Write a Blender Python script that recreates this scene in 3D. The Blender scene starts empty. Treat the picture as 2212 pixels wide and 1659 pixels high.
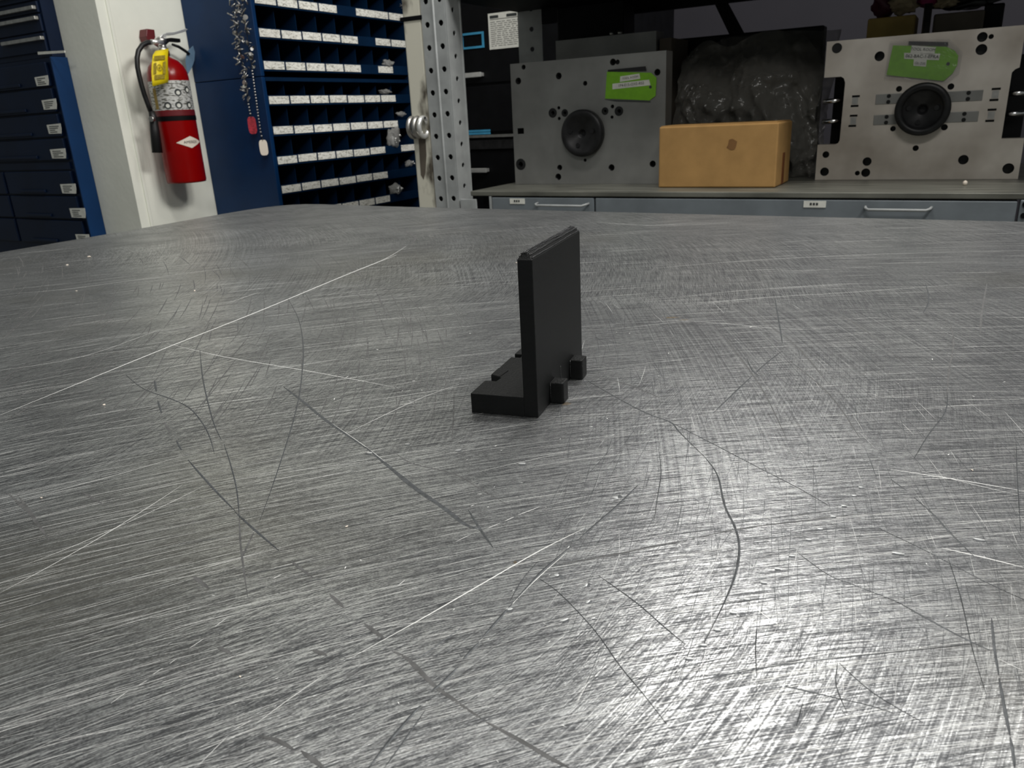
import bpy, bmesh, math, random
from mathutils import Vector, Matrix, noise
random.seed(7)
SC = bpy.context.scene
COL = SC.collection
R = math.radians
PI = math.pi

# ------------------------------------------------------------------ camera
FPX, PITCH, ROLL, PHI = 1660.0, .3362, -.0516, R(30.55)
CAM = Vector((0, 0, 1.03))
cp, sp, cr, sr = math.cos(PITCH), math.sin(PITCH), math.cos(ROLL), math.sin(ROLL)
rt, fw, up = Vector((1, 0, 0)), Vector((0, cp, -sp)), Vector((0, sp, cp))
r2 = cr*rt + sr*up
u2 = -sr*rt + cr*up
RZ = Matrix.Rotation(PHI, 3, 'Z')
r2, u2, fw = RZ @ r2, RZ @ u2, RZ @ fw
cd = bpy.data.cameras.new('camera')
cam = bpy.data.objects.new('camera', cd)
COL.objects.link(cam)
cam.matrix_world = Matrix(((r2.x, u2.x, -fw.x, CAM.x), (r2.y, u2.y, -fw.y, CAM.y), (r2.z, u2.z, -fw.z, CAM.z), (0, 0, 0, 1)))
cd.sensor_fit = 'HORIZONTAL'
cd.sensor_width = 36.0
cd.lens = FPX/2212*36.0
cd.clip_start = .01
cd.dof.use_dof = True
cd.dof.focus_distance = .33
cd.dof.aperture_fstop = 44
SC.camera = cam

def ray(px, py):
    return r2*((px-1106)/FPX) + u2*(-(py-829.5)/FPX) + fw
def on(ax, v, px, py):
    """point where the sight line through a photo position meets the plane axis = v"""
    r = ray(px, py)
    return CAM + r*((v-CAM[ax])/r[ax])
def ox(X, px, py): return on(0, X, px, py)
def oy(Y, px, py): return on(1, Y, px, py)
def oz(Z, px, py): return on(2, Z, px, py)

# ------------------------------------------------------------------ light
SC.view_settings.view_transform = 'Standard'
SC.view_settings.look = 'None'
SC.view_settings.gamma = 1
SC.view_settings.use_curve_mapping = False
SC.view_settings.exposure = 0.0
W = bpy.data.worlds.new('world')
SC.world = W
W.use_nodes = True
W.node_tree.nodes['Background'].inputs[0].default_value = (.93, 1.0, .97, 1)
W.node_tree.nodes['Background'].inputs[1].default_value = .14
def area(name, loc, tgt, sx, sy, e, col=(1, .98, .94)):
    l = bpy.data.lights.new(name, 'AREA')
    l.shape = 'RECTANGLE'; l.size = sx; l.size_y = sy; l.energy = e; l.color = col
    o = bpy.data.objects.new(name, l)
    COL.objects.link(o)
    o.location = loc
    o.rotation_euler = (Vector(tgt)-Vector(loc)).to_track_quat('-Z', 'Y').to_euler()
    return o
area('ceiling_or_fill_light', (-.36, 2.02, 2.62), (-.05, .2, .9), .60, .26, 11.8)
area('ceiling_or_fill_light', (-.5, .80, 3.3), (-.5, .95, 0), 1.2, .3, 25)
area('ceiling_or_fill_light', (.9, 1.45, 2.9), (-2.6, 1.8, 1.0), 1.2, .4, 66)  # added fill lamp to brighten the pillar, extinguisher and bin fronts
area('ceiling_or_fill_light', (.6, -1.4, 3.2), (-.6, 1.4, 1.0), 1.2, .4, 26)

# ------------------------------------------------------------------ materials
def NT(name):
    m = bpy.data.materials.new(name)
    m.use_nodes = True
    nt = m.node_tree
    return m, nt, nt.nodes['Principled BSDF']
def N(nt, t, **kw):
    n = nt.nodes.new(t)
    for k, v in kw.items():
        setattr(n, k, v)
    return n
def c4(c): return (c[0], c[1], c[2], 1)
def s2l(r, g, b):
    f = lambda v: (v/255/12.92) if v/255 <= .04045 else ((v/255+.055)/1.055)**2.4
    return (f(r), f(g), f(b))
def mat(name, col, rough=.5, metal=0.0, var=.12, scale=30, bump=0.0, bscale=200, alpha=None, trans=0, spec=None, stretch=None, col2=None, thr=None):
    """principled with a noise driven colour variation, optional bump"""
    m, nt, b = NT(name)
    tc = N(nt, 'ShaderNodeTexCoord')
    mp = N(nt, 'ShaderNodeMapping')
    if stretch: mp.inputs['Scale'].default_value = stretch
    nt.links.new(tc.outputs['Object'], mp.inputs['Vector'])
    nz = N(nt, 'ShaderNodeTexNoise')
    nz.inputs['Scale'].default_value = scale
    nz.inputs['Detail'].default_value = 4
    nt.links.new(mp.outputs[0], nz.inputs['Vector'])
    rp = N(nt, 'ShaderNodeValToRGB')
    lo, hi = (thr if thr else (.3, .7))
    rp.color_ramp.elements[0].position = lo
    rp.color_ramp.elements[1].position = hi
    a = tuple(max(0, v*(1-var)) for v in col) if col2 is None else col2
    c = tuple(min(1, v*(1+var)) for v in col) if col2 is None else col
    rp.color_ramp.elements[0].color = c4(a)
    rp.color_ramp.elements[1].color = c4(c)
    nt.links.new(nz.outputs[0], rp.inputs[0])
    nt.links.new(rp.outputs[0], b.inputs['Base Color'])
    b.inputs['Roughness'].default_value = rough
    b.inputs['Metallic'].default_value = metal
    if spec is not None: b.inputs['Specular IOR Level'].default_value = spec
    if alpha is not None: b.inputs['Alpha'].default_value = alpha
    if trans: b.inputs['Transmission Weight'].default_value = trans
    if bump:
        n2 = N(nt, 'ShaderNodeTexNoise')
        n2.inputs['Scale'].default_value = bscale
        n2.inputs['Detail'].default_value = 3
        nt.links.new(mp.outputs[0], n2.inputs['Vector'])
        bp = N(nt, 'ShaderNodeBump')
        bp.inputs['Strength'].default_value = bump
        bp.inputs['Distance'].default_value = .002
        nt.links.new(n2.outputs[0], bp.inputs['Height'])
        nt.links.new(bp.outputs[0], b.inputs['Normal'])
    return m

M = {}
M['blue'] = mat('blue enamel', s2l(5, 45, 86), .45, spec=.25, var=.1, scale=12, bump=.05, bscale=300)
M['blue_shaded'] = mat('shaded blue enamel', s2l(5, 22, 46), .5, spec=.2, var=.18, scale=10)  # shade of cabinet fronts and bin backs put into a darker blue
M['blue_bin'] = mat('blue enamel bin steel', s2l(3, 31, 58), .5, spec=.2, var=.15, scale=14)
M['white_wall'] = mat('white painted plaster', s2l(230, 231, 220), .6, var=.05, scale=7, bump=.25, bscale=60)
M['grey_wall'] = mat('grey painted plaster', s2l(52, 51, 56), .9, spec=.1, var=.05, scale=5)
M['floor'] = mat('concrete floor', s2l(120, 118, 112), .6, var=.12, scale=4)
M['red'] = mat('red enamel', (.24, .0006, .0008), .25, spec=.3, var=.05, scale=20)
M['dark_red'] = mat('dark red plastic', (.12, .008, .012), .4)
M['black'] = mat('black rubber', (.006, .006, .007), .45)
M['black_steel'] = mat('black enamel steel', (.003, .0032, .004), .5, spec=.15, var=.3, scale=20)
M['chrome'] = mat('bright steel', (.88, .88, .86), .28, .75, var=.1)
M['dull_chrome'] = mat('dull steel', (.45, .44, .42), .38, 1.0, var=.2, scale=60)
M['yellow'] = mat('yellow card', (.85, .66, .005), .5, var=.05)
M['yellow_print'] = mat('yellow tag print', (.32, .24, .02), .6, var=.4, scale=300)
M['green'] = mat('green card', (.17, .42, .012), .55, var=.1, scale=80)
M['white_card'] = mat('white card', s2l(214, 214, 206), .5, var=.1, scale=60)
M['print'] = mat('dark ink', (.03, .035, .035), .6)
M['cardboard'] = mat('brown cardboard', s2l(167, 131, 83), .85, spec=.1, var=.1, scale=25, bump=.1, bscale=400)
M['tape'] = mat('brown tape', s2l(118, 70, 36), .35)
M['rack'] = mat('grey enamel rack steel', s2l(152, 155, 155), .5, var=.14, scale=25, bump=.08)
M['rack_blue'] = mat('blue grey enamel', s2l(106, 113, 118), .45, var=.12, scale=18, bump=.06)
M['deck'] = mat('worn oily steel deck', s2l(112, 112, 104), .42, .35, var=.4, scale=14, stretch=(.5, 3, 1))
M['beige'] = mat('weathered grey steel strip', s2l(208, 205, 190), .55, var=.0, scale=9, col2=s2l(80, 74, 64), thr=(.34, .46), stretch=(1.5, 1.5, .8))
M['plate_grey'] = mat('dull ground mold steel', (.24, .24, .23), .5, .5, var=.2, scale=9, bump=.05)
M['plate_warm'] = mat('warm ground mold steel', (.66, .61, .55), .42, .30, var=.0, scale=6, bump=.04, col2=(.33, .285, .24), thr=(.3, .60))
M['hole'] = mat('dark hole wall', (.02, .02, .02), .35, .6)  # bored walls coloured much darker than the plate faces
M['ring'] = mat('blackened steel', (.018, .018, .019), .4, .3, spec=.3, var=.4, scale=40)
M['studs'] = mat('polished stud steel', (.8, .8, .82), .18, 1.0)
M['ochre'] = mat('ochre foam', s2l(150, 128, 68), .8, var=.18, scale=20)
M['brown'] = mat('brown grey board', s2l(92, 84, 74), .8, var=.15, scale=18)
M['maroon'] = mat('maroon plastic', s2l(70, 18, 40), .5)
M['pink'] = mat('magenta cloth', s2l(130, 30, 80), .7)
M['cream'] = mat('cream cloth', s2l(150, 136, 108), .9, var=.25, scale=40, bump=.4)
M['sky_blue'] = mat('light blue plastic', s2l(60, 140, 178), .4)
M['tag_red'] = mat('red enamel tag', (.35, .02, .035), .4, var=.4, scale=200)
M['tag_white'] = mat('off white tag', s2l(226, 214, 200), .5, var=.03)
M['bead'] = mat('bead steel', (.5, .49, .47), .3, 1.0, var=.2)
M['blue_tag'] = mat('faded blue card', s2l(96, 124, 148), .5, var=.12, scale=60)
M['plastic_black'] = mat('matte black printed plastic', (.005, .0055, .0057), .5, spec=.22, var=.15, scale=120, bump=.25, bscale=900, stretch=(1, 1, 5))
M['plastic_fray'] = mat('frayed black printed plastic', (.035, .036, .038), .35, var=.6, scale=900, bump=.6, bscale=1500, stretch=(1, .15, 1))
M['rust'] = mat('rust stain', (.16, .11, .05), .7, var=.4, scale=400, alpha=.5)

def bin_card_mat():
    m, nt, b = NT('handwritten bin card')
    tc = N(nt, 'ShaderNodeTexCoord')
    mp = N(nt, 'ShaderNodeMapping'); mp.inputs['Scale'].default_value = (1, 45, 120)
    nt.links.new(tc.outputs['Object'], mp.inputs[0])
    nz = N(nt, 'ShaderNodeTexNoise'); nz.inputs['Scale'].default_value = 1.6; nz.inputs['Detail'].default_value = 5; nz.inputs['Distortion'].default_value = 1.2
    nt.links.new(mp.outputs[0], nz.inputs['Vector'])
    rp = N(nt, 'ShaderNodeValToRGB')
    e = rp.color_ramp.elements
    e[0].position = .34; e[0].color = c4(s2l(165, 162, 150))
    e[1].position = .52; e[1].color = c4(s2l(245, 244, 236))
    nt.links.new(nz.outputs[0], rp.inputs[0])
    nt.links.new(rp.outputs[0], b.inputs['Base Color'])
    b.inputs['Roughness'].default_value = .35
    return m
M['bin_card'] = bin_card_mat()

def silver_label_mat():
    m, nt, b = NT('silver instruction label')
    tc = N(nt, 'ShaderNodeTexCoord')
    mp = N(nt, 'ShaderNodeMapping'); mp.inputs['Scale'].default_value = (60, 60, 190)
    nt.links.new(tc.outputs['Object'], mp.inputs[0])
    nz = N(nt, 'ShaderNodeTexNoise'); nz.inputs['Scale'].default_value = 1.4; nz.inputs['Detail'].default_value = 4
    nt.links.new(mp.outputs[0], nz.inputs['Vector'])
    rp = N(nt, 'ShaderNodeValToRGB')
    e = rp.color_ramp.elements
    e[0].position = .40; e[0].color = (.12, .12, .10, 1)
    e[1].position = .52; e[1].color = (.62, .62, .60, 1)
    nt.links.new(nz.outputs[0], rp.inputs[0])
    nt.links.new(rp.outputs[0], b.inputs['Base Color'])
    b.inputs['Roughness'].default_value = .4; b.inputs['Metallic'].default_value = .2
    return m
M['silver_label'] = silver_label_mat()

def bag_mat(name, a, col):
    m, nt, b = NT(name)
    b.inputs['Base Color'].default_value = c4(col)
    b.inputs['Roughness'].default_value = .2
    lw = N(nt, 'ShaderNodeLayerWeight'); lw.inputs[0].default_value = .35
    mr = N(nt, 'ShaderNodeMapRange')
    mr.inputs['To Min'].default_value = a; mr.inputs['To Max'].default_value = min(1, a*2.6)
    nt.links.new(lw.outputs['Facing'], mr.inputs['Value'])
    nt.links.new(mr.outputs[0], b.inputs['Alpha'])
    tc = N(nt, 'ShaderNodeTexCoord')
    nz = N(nt, 'ShaderNodeTexNoise'); nz.inputs['Scale'].default_value = 22; nz.inputs['Detail'].default_value = 3; nz.inputs['Distortion'].default_value = 1.5
    nt.links.new(tc.outputs['Object'], nz.inputs['Vector'])
    bp = N(nt, 'ShaderNodeBump'); bp.inputs['Strength'].default_value = .6; bp.inputs['Distance'].default_value = .01
    nt.links.new(nz.outputs[0], bp.inputs['Height']); nt.links.new(bp.outputs[0], b.inputs['Normal'])
    return m
M['bag'] = bag_mat('smoky plastic film', .5, (.15, .145, .13))
M['sleeve'] = bag_mat('clear sleeve film', .10, (.3, .3, .3))
M['bag_clear'] = bag_mat('clear plastic film', .3, (.5, .5, .48))

def table_mat():
    m, nt, b = NT('hand brushed scratched steel')
    L = nt.links.new
    tc = N(nt, 'ShaderNodeTexCoord')
    P = tc.outputs['Object']
    def math_(op, a, b_=None, c=None):
        n = N(nt, 'ShaderNodeMath', operation=op)
        for i, v in enumerate((a, b_, c)):
            if v is None: continue
            if isinstance(v, (int, float)): n.inputs[i].default_value = v
            else: L(v, n.inputs[i])
        return n.outputs[0]
    def polar(cx, cy, kr, ka, det=2.0, dist=0.0, seed=0.0):
        sub = N(nt, 'ShaderNodeVectorMath', operation='SUBTRACT'); L(P, sub.inputs[0]); sub.inputs[1].default_value = (cx, cy, 0)
        sx = N(nt, 'ShaderNodeSeparateXYZ'); L(sub.outputs[0], sx.inputs[0])
        r = math_('SQRT', math_('ADD', math_('MULTIPLY', sx.outputs[0], sx.outputs[0]), math_('MULTIPLY', sx.outputs[1], sx.outputs[1])))
        th = math_('ARCTAN2', sx.outputs[1], sx.outputs[0])
        cb = N(nt, 'ShaderNodeCombineXYZ')
        L(math_('MULTIPLY', r, kr), cb.inputs[0]); L(math_('MULTIPLY', th, ka), cb.inputs[1]); cb.inputs[2].default_value = seed
        nz = N(nt, 'ShaderNodeTexNoise'); nz.inputs['Scale'].default_value = 1; nz.inputs['Detail'].default_value = det; nz.inputs['Distortion'].default_value = dist
        L(cb.outputs[0], nz.inputs['Vector'])
        return nz.outputs[0]
    def low(scale, det=2, seed=0):
        mp = N(nt, 'ShaderNodeMapping'); mp.inputs['Location'].default_value = (seed, seed*.7, 0); L(P, mp.inputs[0])
        nz = N(nt, 'ShaderNodeTexNoise'); nz.inputs['Scale'].default_value = scale; nz.inputs['Detail'].default_value = det
        L(mp.outputs[0], nz.inputs['Vector']); return nz.outputs[0]
    def ramp(v, a, c, lo=0., hi=1.):
        n = N(nt, 'ShaderNodeMapRange'); n.inputs['From Min'].default_value = a; n.inputs['From Max'].default_value = c
        n.inputs['To Min'].default_value = lo; n.inputs['To Max'].default_value = hi; L(v, n.inputs['Value']); return n.outputs[0]
    A1 = polar(CA[0], CA[1], 2300, 26, 3, 0, 0)
    A2 = polar(CA[0]+.15, CA[1]-.2, 850, 11, 3, 0, 4)
    A3 = polar(CA[0]-.1, CA[1]+.1, 4500, 80, 2, 0, 9)
    B1 = polar(CB[0], CB[1], 2000, 30, 3, 0, 2)
    B2 = polar(CB[0]-.1, CB[1]+.05, 700, 12, 3, 0, 7)
    C1 = polar(CC[0], CC[1], 900, 7, 3, 0, 11)
    mb = ramp(low(5, 2, 3), .40, .60)
    mc = ramp(low(6, 2, 8), .46, .62)
    pit = low(420, 3, 1)
    blot = low(18, 4, 5)
    # height of the brushing
    h = math_('ADD', math_('MULTIPLY', A1, .55), math_('MULTIPLY', A2, .22))
    h = math_('ADD', h, math_('MULTIPLY', math_('MULTIPLY', B1, mb), .75))
    h = math_('ADD', h, math_('MULTIPLY', math_('MULTIPLY', B2, mb), .2))
    h = math_('ADD', h, math_('MULTIPLY', math_('MULTIPLY', C1, mc), .6))
    h = math_('ADD', h, math_('MULTIPLY', A3, .35))
    grain = low(1500, 3, 6)
    h = math_('ADD', h, math_('MULTIPLY', pit, .5))
    h = math_('ADD', h, math_('MULTIPLY', grain, .25))
    bp = N(nt, 'ShaderNodeBump'); bp.inputs['Strength'].default_value = 1.0; bp.inputs['Distance'].default_value = .00010
    L(h, bp.inputs['Height']); L(bp.outputs[0], b.inputs['Normal'])
    # tone: dark grooves and bright burrs
    tone = math_('MULTIPLY', ramp(A1, .32, .68, -.5, .5), .75)
    tone = math_('ADD', tone, math_('MULTIPLY', ramp(A2, .3, .7, -.5, .5), .26))
    tone = math_('ADD', tone, math_('MULTIPLY', math_('MULTIPLY', ramp(B1, .32, .68, -.5, .5), mb), .8))
    tone = math_('ADD', tone, math_('MULTIPLY', math_('MULTIPLY', ramp(B2, .3, .7, -.5, .5), mb), .35))
    tone = math_('ADD', tone, math_('MULTIPLY', math_('MULTIPLY', ramp(C1, .3, .7, -.5, .5), mc), .45))
    tone = math_('ADD', tone, math_('MULTIPLY', ramp(grain, .35, .65, -.5, .5), .30))
    tone = math_('ADD', tone, math_('MULTIPLY', ramp(A3, .32, .68, -.5, .5), .45))
    tone = math_('ADD', tone, math_('MULTIPLY', ramp(pit, .35, .65, -.5, .5), .22))
    tone = math_('ADD', tone, math_('MULTIPLY', ramp(blot, .3, .7, -.5, .5), .22))
    tone = math_('ADD', tone, math_('MULTIPLY', ramp(low(2.2, 3, 2), .3, .7, -.5, .5), .25))
    tone = math_('ADD', tone, .5)
    cr_ = N(nt, 'ShaderNodeValToRGB')
    e = cr_.color_ramp.elements
    e[0].position = .12; e[0].color = (.085, .087, .092, 1)
    e[1].position = .92; e[1].color = (.60, .61, .61, 1)
    k = e.new(.5); k.color = (.245, .25, .255, 1)
    L(tone, cr_.inputs[0])
    # faint oily film patches
    mixc = N(nt, 'ShaderNodeMix', data_type='RGBA'); mixc.inputs['B'].default_value = (.22, .21, .17, 1)
    L(ramp(low(3.2, 3, 12), .56, .72, 0, .45), mixc.inputs['Factor']); L(cr_.outputs[0], mixc.inputs['A'])
    L(mixc.outputs['Result'], b.inputs['Base Color'])
    L(ramp(tone, .1, .9, .42, .28), b.inputs['Roughness'])
    b.inputs['Metallic'].default_value = .86
    return m
# centres of the big sanding arcs on the bench top
CA = (.416, -.354)
CB = (-.699, .104)
CC = (-1.416, -.551)
M['steel_top'] = table_mat()
M['scratch_bright'] = mat('bright raised scratch', (.88, .88, .86), .35, .15, var=.0)
M['scratch_dark'] = mat('dark scratch groove', (.075, .08, .085), .5, .4, var=.35, scale=500)
M['dent_lit'] = mat('lit side of dent', (.52, .53, .53), .35, .5, var=.1)  # pale half of each dent, its lit side put into colour
M['scratch_soft'] = mat('soft grey rub mark', (.095, .095, .095), .6, .3, var=.35, scale=300)

# ------------------------------------------------------------------ object helpers
class MB:
    def __init__(s): s.bm = bmesh.new(); s.mi = 0
    def quad(s, pts):
        f = s.bm.faces.new([s.bm.verts.new(p) for p in pts]); f.material_index = s.mi; return f
    def box(s, x0, x1, y0, y1, z0, z1):
        v = [s.bm.verts.new((x, y, z)) for x in (x0, x1) for y in (y0, y1) for z in (z0, z1)]
        for f in ((0, 1, 3, 2), (4, 6, 7, 5), (0, 4, 5, 1), (2, 3, 7, 6), (0, 2, 6, 4), (1, 5, 7, 3)):
            fc = s.bm.faces.new([v[i] for i in f]); fc.material_index = s.mi
        return s
    def prism(s, pts, d):
        """polygon pts extruded by vector d"""
        d = Vector(d)
        a = [s.bm.verts.new(p) for p in pts]; b = [s.bm.verts.new(Vector(p)+d) for p in pts]
        n = len(a)
        for f in [a, b[::-1]]+[[a[i], b[i], b[(i+1) % n], a[(i+1) % n]] for i in range(n)]:
            fc = s.bm.faces.new(f); fc.material_index = s.mi
        return s
    def cyl(s, p0, p1, r0, r1=None, n=20, cap=True):
        r1 = r0 if r1 is None else r1
        p0, p1 = Vector(p0), Vector(p1)
        q = (p1-p0).to_track_quat('Z', 'Y')
        a, b = [], []
        for i in range(n):
            t = 2*PI*i/n; o = Vector((math.cos(t), math.sin(t), 0))
            a.append(s.bm.verts.new(p0+q @ (o*r0))); b.append(s.bm.verts.new(p1+q @ (o*r1)))
        for i in range(n):
            f = s.bm.faces.new([a[i], a[(i+1) % n], b[(i+1) % n], b[i]]); f.smooth = True; f.material_index = s.mi
        if cap:
            for l in (a[::-1], b):
                f = s.bm.faces.new(l); f.material_index = s.mi
        return s
    def lathe(s, c, prof, n=32, axis='Z'):
        """prof: (radius, height) list"""
        c = Vector(c); rings = []
        for r, h in prof:
            ring = []
            for i in range(n):
                t = 2*PI*i/n; x, y = r*math.cos(t), r*math.sin(t)
                p = {'Z': (x, y, h), 'Y': (x, h, y), 'X': (h, x, y)}[axis]
                ring.append(s.bm.verts.new(c+Vector(p)))
            rings.append(ring)
        for a, b in zip(rings, rings[1:]):
            for i in range(n):
                f = s.bm.faces.new([a[i], a[(i+1) % n], b[(i+1) % n], b[i]]); f.smooth = True; f.material_index = s.mi
        for l in (rings[0][::-1], rings[-1]):
            f = s.bm.faces.new(l); f.material_index = s.mi
        return s
    def tube(s, pts, r, n=10, closed=False):
        pts = [Vector(p) for p in pts]; rings = []
        m = len(pts)
        rr = r if isinstance(r, (list, tuple)) else [r]*m
        prev = None
        for i, p in enumerate(pts):
            if closed: t = pts[(i+1) % m]-pts[i-1]
            else: t = pts[min(i+1, m-1)]-pts[max(i-1, 0)]
            t.normalize()
            u = prev if prev else (Vector((0, 0, 1)) if abs(t.z) < .9 else Vector((1, 0, 0)))
            u = (u-t*u.dot(t)).normalized(); prev = u
            v = t.cross(u)
            rings.append([s.bm.verts.new(p+(u*math.cos(2*PI*k/n)+v*math.sin(2*PI*k/n))*rr[i]) for k in range(n)])
        prs = list(zip(rings, rings[1:]))+([(rings[-1], rings[0])] if closed else [])
        for a, b in prs:
            for k in range(n):
                f = s.bm.faces.new([a[k], a[(k+1) % n], b[(k+1) % n], b[k]]); f.smooth = True; f.material_index = s.mi
        if not closed:
            for l in (rings[0][::-1], rings[-1]):
                f = s.bm.faces.new(l); f.material_index = s.mi
        return s
    def blob(s, c, r, sub=2, jit=.0, seed=0):
        c = Vector(c)
        g = bmesh.ops.create_icosphere(s.bm, subdivisions=sub, radius=1)
        for v in g['verts']:
            k = 1+jit*noise.noise(v.co*2.3+Vector((seed, seed*1.7, 0)))*2
            v.co = c+Vector((v.co.x*r[0]*k, v.co.y*r[1]*k, v.co.z*r[2]*k))
        for f in s.bm.faces[:]:
            pass
        return s
    def build(s, name, m, parent=None, bevel=0, seg=2, smooth=False):
        bmesh.ops.recalc_face_normals(s.bm, faces=s.bm.faces[:])
        me = bpy.data.meshes.new(name)
        s.bm.to_mesh(me); s.bm.free()
        for x in (m if isinstance(m, (list, tuple)) else [m]):
            me.materials.append(M[x] if isinstance(x, str) else x)
        if smooth:
            me.polygons.foreach_set('use_smooth', [True]*len(me.polygons))
        o = bpy.data.objects.new(name, me)
        COL.objects.link(o)
        if parent:
            o.parent = parent
            pw = wloc(parent)
            me.transform(Matrix.Translation(-pw))
        if bevel:
            b = o.modifiers.new('bevel', 'BEVEL'); b.width = bevel; b.segments = seg; b.limit_method = 'ANGLE'; b.angle_limit = R(40)
        return o
def wloc(o):
    v = Vector((0, 0, 0))
    while o: v += o.location; o = o.parent
    return v
def tag(o, label=None, cat=None, group=None, kind=None):
    if label: o['label'] = label
    if cat: o['category'] = cat
    if group: o['group'] = group
    if kind: o['kind'] = kind
    return o
def thing(name, loc, label, cat, group=None):
    o = bpy.data.objects.new(name, None); COL.objects.link(o); o.location = loc; o.empty_display_size = .05
    return tag(o, label, cat, group)
def cut(o, cutter_mb, hole_mat='hole'):
    """bore the cutter shapes out of o; the bored walls take the second material"""
    c = cutter_mb.build('cutter', hole_mat)
    c.parent = o.parent
    if o.parent: c.data.transform(Matrix.Translation(-wloc(o.parent)))
    md = o.modifiers.new('cut', 'BOOLEAN'); md.operation = 'DIFFERENCE'; md.object = c; md.solver = 'EXACT'; md.use_self = True
    try: md.material_mode = 'TRANSFER'
    except Exception: pass
    bpy.context.view_layer.update()
    dg = bpy.context.evaluated_depsgraph_get()
    me = bpy.data.meshes.new_from_object(o.evaluated_get(dg))
    o.modifiers.clear()
    o.data = me
    bpy.data.objects.remove(c)
    return o
def text_mesh(s, size, bold=0.0):
    cu = bpy.data.curves.new('lettering', 'FONT'); cu.body = s; cu.size = size; cu.align_x = 'CENTER'; cu.align_y = 'CENTER'; cu.offset = bold; cu.resolution_u = 2
    t = bpy.data.objects.new('lettering', cu); COL.objects.link(t)
    bpy.context.view_layer.update()
    me = bpy.data.meshes.new_from_object(t.evaluated_get(bpy.context.evaluated_depsgraph_get()))
    bpy.data.objects.remove(t)
    return me
def text_on(s, size, fn, m, parent, name='lettering', bold=0.0):
    me = text_mesh(s, size, bold)
    pw = wloc(parent) if parent else Vector()
    for v in me.vertices: v.co = Vector(fn(v.co.x, v.co.y))-pw
    me.materials.clear(); me.materials.append(M[m])
    o = bpy.data.objects.new(name, me); COL.objects.link(o); o.parent = parent
    return o

# ================================================================== the setting
tag(MB().box(-3.6, 3.2, -2.6, 3.3, -.1, 0).build('floor', 'floor'), kind='structure')
tag(MB().box(-3.6, 3.2, 3.3, 3.42, 0, 3.4).build('wall_back', 'grey_wall'), kind='structure')
wl = tag(MB().box(-3.6, -2.356, 1.629, 3.3, 0, 3.4).build('wall_left', 'white_wall'), kind='structure')
tag(MB().box(-2.3565, -2.351, 1.662, 1.672, 0, 3.4).build('trim_1', 'white_wall', bevel=.002), kind='structure')

# ================================================================== steel work bench
ZT = .9
bench = thing('work_bench', (-.2, .2, 0), 'large work bench with scratched brushed steel top filling the foreground', 'workbench')
corner = []
c0 = Vector((-.955, .925))
for i in range(0, 11):
    a = R(180-9*i)
    corner.append((c0.x+.102*math.cos(a), c0.y+.094*math.sin(a)))
outl = [(-1.030, -.5)]+[(-1.0335, .5)]+corner+[(-.94, 1.0175), (.058, .963), (.95, .915), (.95, -.5)]
# curve of the rounded corner: keep left edge drift
outl = [(-1.012, -.35), (-1.033, .51), (-1.042, .72), (-1.055, .88), (-1.056, .935), (-1.052, .965), (-1.042, .992), (-1.026, 1.010), (-1.003, 1.020),
        (-.965, 1.021), (-.894, 1.015), (-.798, 1.006), (-.576, .994), (-.293, .977), (.058, .962), (.85, .925), (.85, -.35)]
top = MB().prism([(x, y, ZT-.012) for x, y in outl], (0, 0, .012)).build('tabletop', 'steel_top', bench)
top.modifiers.new('bevel', 'BEVEL').width = .0015
MB().box(-.95, .78, -.28, -.24, ZT-.10, ZT-.0125).build('apron', 'rack', bench)
MB().box(-.95, .78, .84, .88, ZT-.10, ZT-.0125).build('apron', 'rack', bench)
for x, y in ((-.95, -.28), (.74, -.28), (-.95, .84), (.74, .84)):
    MB().box(x, x+.04, y, y+.04, 0, ZT-.0127).build('leg', 'rack', bench)

def strip(pts_px, wpx, m, zoff=.00004, ridge=.00010, jag=.0, smoothn=4):
    """a scratch burr on the bench top following photo positions, width in photo pixels"""
    P = [oz(ZT, *p) for p in pts_px]
    # catmull-rom
    Q = []
    for i in range(len(P)-1):
        a, b, c, d = P[max(i-1, 0)], P[i], P[i+1], P[min(i+2, len(P)-1)]
        for k in range(smoothn):
            t = k/smoothn
            Q.append(.5*((2*b)+(c-a)*t+(2*a-5*b+4*c-d)*t*t+(3*b-a-3*c+d)*t**3))
    Q.append(P[-1])
    mb = MB(); prev = None; n = len(Q)
    for i, p in enumerate(Q):
        t = (Q[min(i+1, n-1)]-Q[max(i-1, 0)]); t.z = 0; t.normalize()
        s = Vector((-t.y, t.x, 0))
        dist = (p-CAM).dot(fw)
        w = wpx/FPX*dist*.5*(.72 if m == BR else 1.2)*(.18+.82*min(1, 3.0*min(i, n-1-i)/max(1, n-1)+.12))*(1+jag*random.uniform(-1, 1))
        z = Vector((0, 0, zoff)); zr = Vector((0, 0, zoff+ridge))
        row = [mb.bm.verts.new(p+s*w+z), mb.bm.verts.new(p+s*w*.25+zr), mb.bm.verts.new(p-s*w+z)]
        if prev:
            for k in (0, 1): mb.bm.faces.new([prev[k], prev[k+1], row[k+1], row[k]])
        prev = row
    return mb.build('scratch', m, top)

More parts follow.
